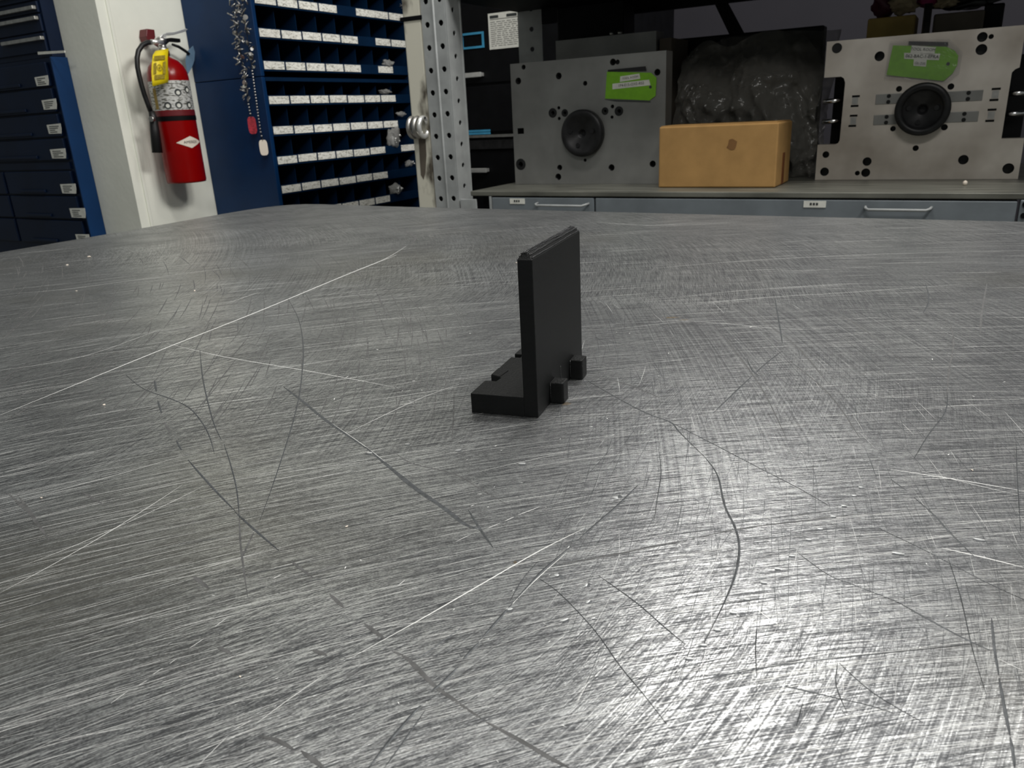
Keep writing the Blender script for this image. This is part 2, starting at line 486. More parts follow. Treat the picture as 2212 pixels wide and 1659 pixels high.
BR, DK, SF = 'scratch_bright', 'scratch_dark', 'scratch_soft'
SCR = [
 (BR, 4.4, [(0, 897), (190, 820), (375, 745), (560, 672), (740, 597), (856, 551)]),
 (BR, 2.2, [(360, 742), (480, 770), (640, 797), (740, 815), (860, 838)]),
 (BR, 3.8, [(753, 1424), (905, 1340), (1040, 1262), (1167, 1189), (1261, 1142)]),
 (BR, 3.6, [(1924, 1014), (2078, 1038), (2212, 1061)]), (BR, 1.8, [(1990, 1018), (2100, 1046), (2212, 1072)]),
 (BR, 5, [(2035, 1184), (2120, 1203), (2212, 1226)]),
 (BR, 2.0, [(0, 1281), (115, 1219), (226, 1155), (320, 1096), (393, 1048)]),
 (BR, 1.6, [(52, 1221), (170, 1175), (330, 1104), (440, 1050)]),
 (BR, 1.6, [(427, 1655), (491, 1591)]), (BR, 2.2, [(555, 1562), (625, 1510), (701, 1458)]), (BR, 1.8, [(500, 1580), (545, 1555)]),
 (BR, 1.6, [(239, 1520), (275, 1494)]), (BR, 1.8, [(300, 1480), (318, 1470)]), (BR, 2.0, [(330, 1457), (352, 1443)]), (BR, 1.8, [(366, 1434), (380, 1424)]), (BR, 1.8, [(410, 1400), (440, 1380)]), (BR, 1.8, [(465, 1353), (490, 1335)]),
 (BR, 2.0, [(1052, 1142), (1080, 1130)]), (BR, 2.2, [(1090, 1126), (1110, 1117)]), (BR, 2.2, [(1118, 1113), (1165, 1095)]), (BR, 1.5, [(985, 1170), (1018, 1154)]),
 (BR, 2.4, [(590, 1250), (608, 1241)]), (BR, 1.6, [(0, 1090), (200, 1040), (430, 975)]),
 (BR, 1.6, [(0, 637), (140, 625), (240, 612), (420, 588), (540, 575)]), (BR, 1.3, [(380, 640), (520, 618), (640, 610)]),
 (BR, 1.5, [(497, 653), (560, 631)]), (BR, 1.5, [(350, 710), (180, 770), (0, 800)]),
 (BR, 1.5, [(1420, 579), (1560, 567), (1700, 558), (1900, 549), (2110, 544)]), (BR, 1.4, [(1480, 640), (1600, 628), (1740, 619), (1860, 612)]),
 (BR, 1.6, [(1482, 693), (1600, 702), (1640, 707), (1735, 711)]), (BR, 1.5, [(1480, 660), (1650, 643), (1830, 632), (2100, 612)]),
 (BR, 1.4, [(1290, 480), (1400, 487), (1480, 484)]), (BR, 1.4, [(740, 595), (830, 560), (880, 530)]),
 (BR, 1.5, [(994, 829), (907, 861), (807, 908), (740, 941)]), (BR, 1.3, [(1030, 830), (900, 850), (780, 868)]),
 (BR, 2.2, [(1613, 1297), (1650, 1328), (1685, 1352)]), (BR, 1.4, [(1543, 1097), (1620, 1110), (1680, 1124)]), (BR, 2.0, [(2150, 1420), (2212, 1450)]),
 (BR, 1.8, [(860, 1265), (876, 1252)]), (BR, 1.5, [(1245, 1520), (1275, 1465)]),
 (BR, 2.2, [(1605, 1525), (1625, 1555), (1665, 1572)]), (BR, 1.4, [(1540, 1490), (1680, 1462), (1820, 1432), (2000, 1410)]),
 (DK, 6.0, [(612, 835), (655, 868), (700, 905), (790, 968)]), (DK, 8.5, [(790, 966), (840, 1008), (900, 1057), (960, 1098), (1005, 1133), (1040, 1143)]), (DK, 5, [(1012, 1102), (1035, 1140), (1065, 1183)]),
 (DK, 5, [(1378, 1048), (1330, 1096), (1290, 1130), (1245, 1170)]), (DK, 5.5, [(1232, 1181), (1190, 1218), (1165, 1240), (1110, 1300)]), (DK, 5.5, [(1108, 1303), (1075, 1340), (1040, 1380)]),
 (DK, 6, [(1034, 1388), (1015, 1408), (1000, 1425)]), (DK, 6, [(990, 1440), (960, 1470), (932, 1494)]), (DK, 7, [(908, 1524), (850, 1590), (796, 1659)]), (DK, 3, [(918, 1535), (880, 1590), (830, 1659)]),
 (DK, 2.2, [(1160, 1215), (1130, 1250), (1100, 1300)]), (BR, 2.2, [(1226, 1192), (1160, 1250), (1104, 1308), (1036, 1386)]),
 (BR, 1.3, [(700, 903), (790, 965), (840, 1005), (880, 1040)]), (BR, 1.2, [(905, 1058), (960, 1096), (1003, 1130)]),
 (SF, 9, [(847, 1407), (881, 1424), (937, 1480), (985, 1515), (1039, 1552)]), (SF, 9, [(1050, 1560), (1125, 1600), (1189, 1638), (1230, 1659)]), (SF, 9, [(788, 1348), (830, 1380)]), (SF, 7, [(712, 1283), (742, 1312)]),
 (DK, 2.2, [(1165, 1250), (1210, 1283), (1283, 1360), (1338, 1437), (1390, 1500), (1441, 1566)]), (DK, 2.8, [(1292, 1243), (1372, 1300), (1432, 1352), (1480, 1392)]),
 (DK, 3.2, [(1268, 822), (1330, 858), (1395, 892), (1448, 912), (1468, 934), (1523, 988)]), (DK, 4.2, [(1523, 988), (1550, 1027), (1565, 1091), (1587, 1138), (1597, 1181), (1589, 1240), (1561, 1309), (1521, 1388)]),
 (DK, 2.0, [(1448, 912), (1523, 950), (1638, 1010), (1720, 1052), (1788, 1091)]), (DK, 2.2, [(1899, 1142), (1980, 1180), (2048, 1215), (2130, 1258), (2212, 1296)]),
 (DK, 2.2, [(1723, 1194), (1788, 1241), (1850, 1266), (1907, 1288), (1940, 1302)]), (DK, 4.5, [(1938, 1300), (2000, 1335), (2078, 1377), (2138, 1405)]),
 (DK, 3, [(1924, 1035), (1958, 1060)]), (DK, 3.4, [(1975, 1075), (2020, 1115), (2048, 1147), (2104, 1202)]), (DK, 2.2, [(1813, 1433), (1886, 1497), (1993, 1561)]),
 (DK, 3.6, [(1698, 1484), (1730, 1490), (1813, 1510)]), (DK, 2.4, [(1813, 1510), (1870, 1522), (1929, 1540)]), (DK, 2.4, [(1480, 1476), (1560, 1460), (1660, 1441), (1822, 1420), (2100, 1392)]),
 (DK, 2.2, [(622, 645), (645, 690), (655, 750), (650, 830), (636, 900), (612, 980), (585, 1060), (560, 1128)]), (SF, 4, [(548, 1150), (520, 1210)]),
 (DK, 2.4, [(432, 757), (437, 810), (447, 860), (462, 915), (478, 950)]), (DK, 2.6, [(484, 960), (500, 1010), (512, 1062), (517, 1120)]), (SF, 3.5, [(517, 1120), (520, 1180), (535, 1290)]),
 (DK, 4, [(334, 822), (338, 846)]), (DK, 4, [(341, 866), (349, 892)]), (SF, 5, [(355, 912), (368, 934)]),
 (DK, 3.6, [(381, 952), (392, 972)]), (DK, 4, [(406, 993), (436, 1028), (470, 1065), (508, 1104)]), (DK, 4.5, [(508, 1106), (547, 1142), (602, 1189)]), (SF, 6, [(628, 1212), (676, 1248)]),
 (DK, 2.4, [(272, 810), (310, 840), (370, 862), (410, 882), (440, 918), (455, 950), (463, 980)]),
 (SF, 6, [(17, 1065), (42, 1088), (64, 1108), (84, 1136), (106, 1166)]), (SF, 6, [(180, 1064), (225, 1092)]), (SF, 5, [(42, 1075), (80, 1125)]), (SF, 8, [(418, 1245), (450, 1270)]), (SF, 9, [(470, 1398), (500, 1412)]), (SF, 9, [(675, 1404), (706, 1416)]),
 (SF, 9, [(560, 1590), (600, 1600), (635, 1620)]), (SF, 10, [(650, 1622), (700, 1659)]),
 (DK, 5, [(2142, 1335), (2148, 1400), (2158, 1460)]), (DK, 6, [(2158, 1465), (2172, 1540), (2182, 1590)]), (DK, 6, [(2182, 1592), (2188, 1625), (2192, 1659)]),
 (SF, 3, [(2052, 690), (2060, 740), (2050, 800), (2046, 850)]), (DK, 2.2, [(2046, 850), (2042, 890), (2005, 940), (1975, 990)]), (DK, 2.4, [(1999, 612), (2006, 640), (2003, 660), (1994, 676)]),
 (DK, 2.6, [(1674, 645), (1680, 680), (1687, 722), (1690, 742)]), (DK, 3, [(1690, 758), (1655, 785), (1630, 808)]), (DK, 3, [(1625, 812), (1590, 845), (1540, 893)]), (DK, 2, [(1613, 775), (1625, 800), (1640, 812)]),
 (SF, 4.5, [(1206, 1219), (1338, 1196), (1410, 1180), (1480, 1168)]), (SF, 3, [(1480, 1168), (1600, 1142), (1760, 1122), (1860, 1110)]),
 (DK, 3, [(902, 1424), (950, 1390), (996, 1356)]), (SF, 3.5, [(850, 975), (890, 1001), (979, 1023), (1039, 1057), (1092, 1088)]), (SF, 3, [(1280, 812), (1360, 832), (1430, 862)]),
 (SF, 6, [(690, 482), (800, 486), (860, 496), (896, 512), (890, 526)]), (SF, 6, [(890, 526), (850, 540), (790, 552)]), (SF, 4, [(2132, 612), (2120, 680), (2118, 720)]), (SF, 4, [(1395, 600), (1430, 560)]),
 (DK, 2, [(1285, 730), (1350, 745)]), (SF, 3, [(1740, 640), (1850, 700), (1960, 790)]), (SF, 3, [(1560, 640), (1700, 730), (1790, 830)]), (SF, 2.5, [(1700, 775), (1790, 850), (1860, 950)]),
 (SF, 2.5, [(1560, 720), (1640, 830), (1700, 950)]), (DK, 1.6, [(1422, 968), (1428, 1020), (1420, 1075), (1412, 1130)]), (DK, 1.8, [(2195, 960), (2198, 1040), (2205, 1150)]),
 (DK, 2, [(2048, 1205), (2075, 1290), (2100, 1400), (2130, 1500)]), (DK, 2, [(1636, 1350), (1632, 1400), (1635, 1465)]), (DK, 2, [(1810, 1430), (1806, 1480), (1830, 1540)]), (DK, 2, [(1735, 1515), (1720, 1570)]),
]
for m, w, pts in SCR:
    strip(pts, w, m, zoff=.00003+random.random()*.00002, ridge=.00010 if m == DK else .00001, jag=.12)

# very fine brushing scratches: one joined part
def fine_mesh(n, m, wr, lr, fam, region):
    mb = MB()
    for _ in range(n):
        px, py = random.uniform(region[0], region[2]), random.uniform(region[1], region[3])
        p = oz(ZT, px, py)
        if not (-1.0 < p.x < .8 and -.3 < p.y < .95): continue
        cx, cy = fam
        cx += random.gauss(0, .06); cy += random.gauss(0, .06)
        d = Vector((p.x-cx, p.y-cy)); rad = d.length; a0 = math.atan2(d.y, d.x)
        dist = (p-CAM).dot(fw)
        L = random.uniform(*lr)*(.4+dist)
        w = random.uniform(*wr)/FPX*dist*.5
        seg = 5; prev = None
        for i in range(seg+1):
            a = a0+(i/seg-.5)*L/rad
            k = w*(1-abs(i/seg-.5)*1.7)
            q = Vector((math.cos(a), math.sin(a), 0))
            if abs(cx+q.x*rad) > 1.0: break
            b = Vector((cx, cy, ZT+.00003+random.random()*.00001))
            row = [mb.bm.verts.new(b+q*(rad-k)), mb.bm.verts.new(b+q*(rad+k))]
            if prev: mb.bm.faces.new([prev[0], prev[1], row[1], row[0]])
            prev = row
    o = mb.build('fine_scratches', m, top)
    return tag(o, kind='stuff')
FULL = (-100, 480, 2300, 1700)
fine_mesh(1800, BR, (.4, 1.0), (.02, .09), CA, FULL)
fine_mesh(1600, DK, (.6, 1.5), (.02, .09), CA, FULL)
fine_mesh(700, DK, (.6, 1.5), (.02, .07), CB, (1200, 620, 2212, 1500))
fine_mesh(110, BR, (.3, .7), (.02, .05), CB, (1200, 620, 2212, 1500))
fine_mesh(260, SF, (1.5, 3.5), (.03, .10), CC, (0, 560, 1000, 900))
# pits and random nicks
mb = MB()
for _ in range(420):
    px, py = random.gauss(1500, 420), random.uniform(700, 1659)
    p = oz(ZT, px, py); a = random.uniform(0, PI); dist = (p-CAM).dot(fw)
    w = random.uniform(1, 2.6)/FPX*dist; l = random.uniform(2, 8)/FPX*dist
    if not (-1 < p.x < .8 and p.y < .9): continue
    t = Vector((math.cos(a), math.sin(a), 0)); s_ = Vector((-t.y, t.x, 0)); z = Vector((0, 0, .00005+random.random()*.00002))
    mb.mi = 0 if random.random() < .62 else 1
    mb.quad([p-t*l+z, p-s_*w*.6+z, p+t*l*.7+z, p+s_*w*.5+z])
tag(mb.build('nicks', [DK, BR], top), kind='stuff')
# row of tear shaped dents
def dent(px, py, l, w, a):
    p = oz(ZT, px, py); dist = (p-CAM).dot(fw)
    l, w = l/FPX*dist, w/FPX*dist*1.6
    t = Vector((math.cos(a), math.sin(a), 0)); s = Vector((-t.y, t.x, 0))
    mb = MB()
    for k, (mi, off) in enumerate(((0, -.5), (1, .25))):  # dark half and pale half paint the dent's shaded and lit sides
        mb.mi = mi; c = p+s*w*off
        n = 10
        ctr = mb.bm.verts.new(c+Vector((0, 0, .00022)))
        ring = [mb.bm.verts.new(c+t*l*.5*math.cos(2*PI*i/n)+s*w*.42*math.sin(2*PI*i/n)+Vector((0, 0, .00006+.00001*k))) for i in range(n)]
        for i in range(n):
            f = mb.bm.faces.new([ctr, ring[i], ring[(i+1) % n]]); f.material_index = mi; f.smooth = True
    return mb.build('dent', [DK, 'dent_lit'], top)
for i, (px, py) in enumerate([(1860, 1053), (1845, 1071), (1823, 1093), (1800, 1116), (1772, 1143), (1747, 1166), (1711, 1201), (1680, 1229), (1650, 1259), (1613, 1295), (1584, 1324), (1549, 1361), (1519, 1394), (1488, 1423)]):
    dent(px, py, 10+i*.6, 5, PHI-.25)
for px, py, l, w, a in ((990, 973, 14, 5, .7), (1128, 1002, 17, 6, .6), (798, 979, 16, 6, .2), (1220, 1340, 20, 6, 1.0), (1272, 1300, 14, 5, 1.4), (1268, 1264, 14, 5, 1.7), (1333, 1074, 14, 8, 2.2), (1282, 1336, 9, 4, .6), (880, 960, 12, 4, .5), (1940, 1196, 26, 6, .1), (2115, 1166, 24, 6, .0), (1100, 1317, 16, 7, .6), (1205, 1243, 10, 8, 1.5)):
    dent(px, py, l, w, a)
def stain(px, py, lx, ly, m='rust', seed=0):
    p = oz(ZT, px, py); dist = (p-CAM).dot(fw)
    mb = MB(); n = 18
    hr = RZ @ Vector((1, 0, 0)); hf = RZ @ Vector((0, 1, 0))
    mb.bm.faces.new([mb.bm.verts.new(p+(hr*math.cos(2*PI*i/n)*lx+hf*math.sin(2*PI*i/n)*ly*2.3)/FPX*dist*(1+.4*math.sin(i*2.3+seed))+Vector((0, 0, .00002))) for i in range(n)])
    return mb.build('stain', m, top)
stain(1450, 686, 14, 2.5); stain(1478, 691, 10, 1.6, seed=2); stain(1222, 872, 9, 4, seed=1); stain(1113, 1215, 4, 2.5, seed=3)
stain(1778, 596, 14, 5, SF, 4)
# loose bright chips on the bench
for i, (px, py, r) in enumerate([(193, 556, 4.2), (145, 573, 2.6), (420, 629, 3.2), (165, 629, 1.8), (225, 875, 3.2), (90, 1076, 2.8), (749, 1138, 3.4), (519, 1462, 3.2), (1116, 568, 2.2), (2100, 1016, 3.0)]):
    p = oz(ZT, px, py); s = r/FPX*(p-CAM).dot(fw)
    mb = MB(); mb.blob(Vector((0, 0, s*.35)), (s*1.2, s*.7, s*.45), 1, .3, i)
    o = mb.build('metal_chip', 'tag_white'); o.location = p
    o.rotation_euler.z = i*1.3
    if i == 0: lab = 'largest bright metal chip, lying near the left edge of the steel bench top'
    else: lab = 'tiny bright metal chip on the bench, '+['', 'just left of the largest chip', 'above the left end of the long scratch', 'below the two far left chips', 'just above the long bright scratch', 'near the left edge below that scratch', 'left of the dark gouge end', 'near the lower edge left of centre', 'beside the top of the bracket', 'at far right by the double scratch'][i]
    tag(o, lab, 'metal chip', 'bright chips scattered on the bench top')

# ================================================================== black printed bracket
A0 = oz(ZT, 1163, 903)
d1 = Vector((-.9839, -.1789, 0)); d2 = Vector((-.1789, .9839, 0)); dz = Vector((0, 0, 1))
br = thing('angle_bracket', A0, 'black plastic L-shaped bracket standing upright on the scratched steel bench top', 'bracket')
def BP(a, b, z): return A0+d1*a+d2*b+dz*z
def bprism(poly_ab, z0, z1, mb=None):
    mb = mb or MB(); mb.prism([BP(a, b, z0) for a, b in poly_ab], dz*(z1-z0)); return mb
T, LEN, HT, FH = .0068, .080, .0745, .0095
# upright: chamfered top and ends
def loft(levels):
    mb = MB(); rings = []
    for z, ins, inb in levels:
        rings.append([mb.bm.verts.new(BP(a, b, z)) for a, b in ((ins, inb), (T-ins, inb), (T-ins, LEN-inb), (ins, LEN-inb))])
    for a, b in zip(rings, rings[1:]):
        for i in range(4): mb.bm.faces.new([a[i], a[(i+1) % 4], b[(i+1) % 4], b[i]])
    mb.bm.faces.new(rings[0][::-1]); mb.bm.faces.new(rings[-1])
    return mb
loft([(0, 0, 0), (.0718, 0, 0), (HT, .0019, .0022)]).build('upright_panel', 'plastic_black', br, bevel=.0004, seg=2)
# frayed layer lines along the top chamfer
for k in range(7):
    a = .0004+k*.00095; zt = .0718+min(a/.0019, (T-a)/.0019, 1)*(HT-.0718)
    pts = [BP(a+random.uniform(-.0001, .0001), b, zt+.0001+random.uniform(0, .00025)) for b in [.001+j*(LEN-.002)/14 for j in range(15)]]
    MB().tube(pts, [random.uniform(.00012, .00034) for _ in pts], 5).build('layer_ridge', 'plastic_fray', br)
# foot with two notches
FL = .0326
foot = [(T-.0002, 0), (FL, 0), (FL, .0187), (.0268, .0187), (.0262, .0238), (.0275, .0245), (FL, .0268), (FL, .0568), (.0275, .0568), (.0275, .0625), (FL, .0625), (FL, .0780), (T-.0002, .0780)]
bprism(foot, 0, FH).build('foot', 'plastic_black', br, bevel=.0003, seg=2)
# sloped triangular land on the middle lobe
MB().prism([BP(.0272, .0246, FH-.0001), BP(FL-.0002, .0270, FH-.0001), BP(FL-.0002, .0370, FH-.0001), BP(.0262, .0345, FH-.0001)], dz*.0004).build('raised_land', 'plastic_black', br)
for b0, b1 in ((.0192, .0273), (.0548, .0640)):
    t = MB()
    t.prism([BP(.0002, b0, 0), BP(-.0058, b0, 0), BP(-.0066, b0+.0008, 0), BP(-.0066, b1, 0), BP(.0002, b1, 0)], dz*.0104)
    t.build('locating_tab', 'plastic_black', br, bevel=.0005, seg=2)
    MB().tube([BP(-.0003, b0-.0002, z) for z in (.0012, .004, .008, .0102)], .00016, 5).build('layer_ridge', 'plastic_fray', br)
MB().tube([BP(-.0001, .0375+random.uniform(-.0003, .0003), z) for z in (.001, .0045, .008, .011, .013)], [.0001, .0002, .00028, .0002, .0001], 5).build('layer_ridge', 'plastic_fray', br)

# ================================================================== left drawer cabinets
XS, YF = -2.56, 1.578
cb = thing('drawer_cabinet', (-3.0, 1.6, 0), 'dark blue steel cabinet of labelled drawers at the left beside the grey pillar', 'cabinet')
MB().box(-3.5, XS, YF+.004, 1.6285, 0, 1.275).build('body', 'blue_shaded', cb)
MB().box(XS-.001, XS+.006, YF-.006, 1.6285, 0, 1.275).build('side_panel', 'blue', cb, bevel=.002)
rowz = [1.262, 1.187, 1.112, 1.035, .958, .925, .845, .765, .685, .60]
rows = [(1.262, 1.190), (1.184, 1.112), (1.106, 1.036), (1.030, .962), (.926, .850), (.844, .768), (.762, .68)]
cards = [((75, 168), (104, 166), (75, 188)), ((90, 217), (121, 214), (92, 238)), ((101, 270), (131, 267), (103, 290)), ((108, 323), (141, 321), (110, 343)), ((130, 398), (163, 397), (133, 418)), ((150, 450), (183, 449), (153, 470)), ((163, 506), (192, 505), (165, 524))]
for i, (zt, zb) in enumerate(rows):
    xs = [(-3.48, XS-.03)] if i < 4 else [(-3.48, -3.0), (-2.985, XS-.03)]
    for j, (xa, xb) in enumerate(xs):
        d = MB().box(xa, xb, YF-.008, YF+.004, zb, zt).build('drawer', 'blue_shaded', cb, bevel=.003)
        MB().box(xa+.08, xb-.16, YF-.014, YF-.008, zb+.006, zb+.016).build('pull_lip', 'blue_shaded', d, bevel=.002)
        if j == len(xs)-1:
            a, b, c = cards[i]
            p, q, s = oy(YF-.0085, *a), oy(YF-.0085, *b), oy(YF-.0085, *c)
            w = q.x-p.x; h = min(p.z-s.z, zt-zb-.01)
            zc = max(min(p.z, zt-.004), zb+h+.003)
            poly = [(p.x, YF-.0085, zc), (p.x+w, YF-.0085, zc+.002), (p.x+w*.97, YF-.0085, zc-h*.55), (p.x+w*.9, YF-.0085, zc-h), (p.x+.002, YF-.0085, zc-h+.001)]
            MB().prism(poly, (0, -.0008, 0)).build('label_card', 'white_card', d)
            mk = MB()
            for k in range(4):
                zz = zc-h*(.2+.2*k)
                mk.box(p.x+w*.15, p.x+w*random.uniform(.45, .85), YF-.0098, YF-.0093, zz-.0012, zz+.0012)
            mk.build('handwriting', 'print', d)
MB().box(-3.48, XS-.03, YF-.002, YF+.004, .932, .955).build('rail', 'blue_shaded', cb)
uc = thing('drawer_cabinet', (-3.0, 1.6, 1.2765), 'dark upper cabinet with bare metal pulls stacked above the labelled drawers', 'cabinet')
MB().box(-3.5, XS-.003, YF+.006, 1.6285, 1.2765, 1.95).build('body', 'blue_shaded', uc)
for k, (zt, zb, xr, zc) in enumerate([(1.50, 1.44, -2.575, 1.46), (1.436, 1.404, -2.575, 1.4175), (1.400, 1.350, -2.575, 1.388), (1.346, 1.292, -2.568, 1.330)]):
    d = MB().box(-3.45, XS-.012, YF-.002, YF+.006, zb, zt).build('drawer', 'blue_shaded', uc, bevel=.002)
    MB().box(-3.0 if k < 3 else -2.795, xr, YF-.016, YF-.002, zc-.0055, zc+.0055).build('pull_strip', 'dull_chrome', d, bevel=.002)
ps = MB().box(-2.615, -2.545, YF-.040, 1.620, 1.2755, 1.2762).build('paper_strip', 'white_card')
bpy.data.objects.remove(ps)
ps = MB().prism([oy(YF-.012, 81, 112), oy(YF-.012, 139, 109), oy(YF-.012, 139.5, 114), oy(YF-.012, 82, 118)], (0, .003, 0)).build('paper_strip', 'white_card')
tag(ps, 'narrow white strip lying across the top corner of the labelled drawer cabinet', 'strip')

# ================================================================== fire extinguisher
XE, YE = -2.272, 1.772
fx = thing('fire_extinguisher', (XE, YE, .87), 'red fire extinguisher with yellow tag hanging on the white pillar', 'fire extinguisher')
RB = .0625
MB().lathe((XE, YE, 0), [(RB-.008, .870), (RB-.002, .871), (RB, .878), (RB, 1.196), (RB-.002, 1.212), (RB-.009, 1.230), (RB-.022, 1.246), (RB-.040, 1.256), (.016, 1.260), (.015, 1.272)], 48).build('cylinder', 'red', fx)
def cylpatch(a0, a1, z0, z1, r, n=24, shape=None):
    mb = MB(); rows = []
    for i in range(n+1):
        a = R(a0+(a1-a0)*i/n); x, y = XE+r*math.cos(a), YE+r*math.sin(a)
        lo, hi = (z0, z1) if shape is None else shape(i/n)
        rows.append((mb.bm.verts.new((x, y, lo)), mb.bm.verts.new((x, y, hi))))
    for p, q in zip(rows, rows[1:]):
        f = mb.bm.faces.new([p[0], q[0], q[1], p[1]]); f.smooth = True
    return mb
lab = cylpatch(-150, 95, 1.098, 1.186, RB+.0006, 40).build('instruction_label', 'silver_label', fx)
for k, (a, z) in enumerate([(-52, 1.112), (-22, 1.112), (12, 1.112), (-18, 1.150), (14, 1.158)]):
    # pictogram roundels
    mb = MB(); n = 14; vs = []
    for i in range(n):
        t = 2*PI*i/n; aa = R(a)+.011*math.cos(t)/RB
        vs.append(mb.bm.verts.new((XE+(RB+.0012)*math.cos(aa), YE+(RB+.0012)*math.sin(aa), z+.011*math.sin(t))))
    mb.bm.faces.new(vs); mb.build('pictogram', 'print', fx)
    mb = MB(); vs = []
    for i in range(n):
        t = 2*PI*i/n; aa = R(a)+.006*math.cos(t)/RB
        vs.append(mb.bm.verts.new((XE+(RB+.0017)*math.cos(aa), YE+(RB+.0017)*math.sin(aa), z-.001+.006*math.sin(t))))
    mb.bm.faces.new(vs); mb.build('pictogram', 'white_card', fx)
cylpatch(-92, -80, 1.102, 1.165, RB+.0012, 4).build('yellow_stripe', 'ochre', fx)
cylpatch(-180, 180, 1.066, 1.080, RB+.0016, 48).build('strap', 'black_steel', fx)
cylpatch(-180, 180, 1.081, 1.096, RB+.0009, 48).build('label_border', 'dark_red', fx)
EA = -6
cylpatch(EA-42, EA+42, 0, 0, RB+.0010, 24, lambda t: (.998-.0185*(1-abs(2*t-1)), .998+.0185*(1-abs(2*t-1))+.0003)).build('diamond_emblem', 'tag_white', fx)
def wrapc(x, y):
    a = R(EA)+x/RB
    return (XE+(RB+.0018)*math.cos(a), YE+(RB+.0018)*math.sin(a), .998+y)
text_on('AMEREX', .0125, wrapc, 'print', fx, 'emblem_lettering')
# valve
MB().lathe((XE, YE, 0), [(.014, 1.270), (.017, 1.274), (.017, 1.284), (.012, 1.287), (.012, 1.300), (.016, 1.303), (.016, 1.312), (.008, 1.318)], 20).build('valve_body', 'dull_chrome', fx)
MB().lathe((XE, YE, 0), [(.0185, 1.262), (.0185, 1.276), (.0165, 1.279)], 20).build('neck_ring', 'dark_red', fx)
def px_(X, pts): return [ox(X, *p) for p in pts]
lever = px_(XE, [(341, 82), (347, 75), (356, 71), (372, 70), (398, 62), (402, 64), (396, 69), (372, 76), (358, 77), (348, 82), (343, 85)])
MB().prism([p+Vector((-.009, 0, 0)) for p in lever], (.018, 0, 0)).build('top_lever', 'chrome', fx, bevel=.001)
lv2 = px_(XE, [(352, 84), (366, 82), (386, 84), (387, 92), (376, 91), (364, 90), (356, 97), (350, 96)])
MB().prism([p+Vector((-.008, 0, 0)) for p in lv2], (.016, 0, 0)).build('carry_handle', 'black_steel', fx, bevel=.001)
MB().cyl(ox(XE+.010, 356, 79), ox(XE-.012, 356, 79), .004).build('pull_pin', 'chrome', fx)
p = ox(XE+.012, 334, 91)
MB().cyl(p-Vector((0, .012, 0)), p+Vector((0, .028, 0)), .0075).build('hose_coupling', 'chrome', fx)
hose = px_(XE+.004, [(330, 91), (318, 92), (307, 98), (299, 110), (296, 126), (297, 145), (301, 165), (306, 185), (312, 205), (319, 224), (325, 240)])
MB().tube(hose, .0075, 14).build('hose', 'black', fx, smooth=True)
noz = px_(XE+.006, [(327, 240), (331, 256), (334, 280), (340, 330)])
MB().tube(noz, [.009, .012, .0145, .0165], 16).build('nozzle', 'black', fx)
p = ox(XE+.02, 331, 257)
MB().cyl(p, p+Vector((.004, -.012, 0)), .008, .008).build('hose_clip', 'dull_chrome', fx)
# wall hook with its red block
blk = px_(-2.318, [(317, 62), (334, 64), (336, 80), (332, 92), (321, 92), (316, 78)])
MB().prism(blk, (-.036, 0, 0)).build('wall_hook', 'dark_red', fx, bevel=.002)
MB().tube([ox(-2.318, 330, 88), ox(-2.30, 338, 96), ox(XE, 352, 104)], .006, 8).build('hook_arm', 'dark_red', fx)
# pull tab strap and blue card behind
MB().tube(px_(-2.31, [(372, 96), (386, 101), (400, 110), (409, 117)]), [.004, .005, .005, .004], 8).build('strap_tie', 'ring', fx)
bt = px_(-2.315, [(404, 112), (417, 99), (421, 112), (420, 130), (414, 147), (406, 160), (403, 150), (401, 132)])
MB().prism(bt, (-.0015, 0, 0)).build('blue_card', 'blue_tag', fx)
# yellow tag, slightly bent, hung in front of the shoulder
mb = MB(); rowsv = []
tl = [(336, 110, 364, 105), (330, 119, 363, 115), (328, 135, 362, 131), (327, 155, 363, 152), (328, 172, 364, 169), (329, 187, 363, 178)]
XT = XE+RB*.95
for i, (a, b, c, d) in enumerate(tl):
    xo = XT-.020*(1-min(1, i/2.0))
    rowsv.append([mb.bm.verts.new(ox(xo, a, b)), mb.bm.verts.new(ox(xo+.003, (a+c)/2, (b+d)/2)), mb.bm.verts.new(ox(xo+.002, c, d))])
for p, q in zip(rowsv, rowsv[1:]):
    for k in (0, 1): mb.bm.faces.new([p[k], p[k+1], q[k+1], q[k]])
yt = mb.build('inspection_tag', 'yellow', fx, smooth=True)
sm = yt.modifiers.new('sol', 'SOLIDIFY'); sm.thickness = .0006
for (a, b, c, d) in ((333, 119, 357, 128), (332, 135, 338, 158), (352, 132, 358, 160), (334, 160, 356, 170)):
    mb = MB(); Xp = XT+.006
    mb.quad([ox(Xp, a, b+2), ox(Xp, c, b), ox(Xp, c, d), ox(Xp, a, d+2)])
    o = mb.build('tag_print', 'yellow_print', fx)
p = ox(XT+.0062, 345, 146)
mb = MB(); n = 14
for r0, r1 in ((.0035, .0), (.0095, .0075)):
    for i in range(n):
        t0, t1 = 2*PI*i/n, 2*PI*(i+1)/n
        mb.quad([p+Vector((0, math.cos(t)*r, math.sin(t)*r)) for t, r in ((t0, r0), (t1, r0), (t1, max(r1, .0002)), (t0, max(r1, .0002)))])
mb.build('tag_print', 'yellow_print', fx)

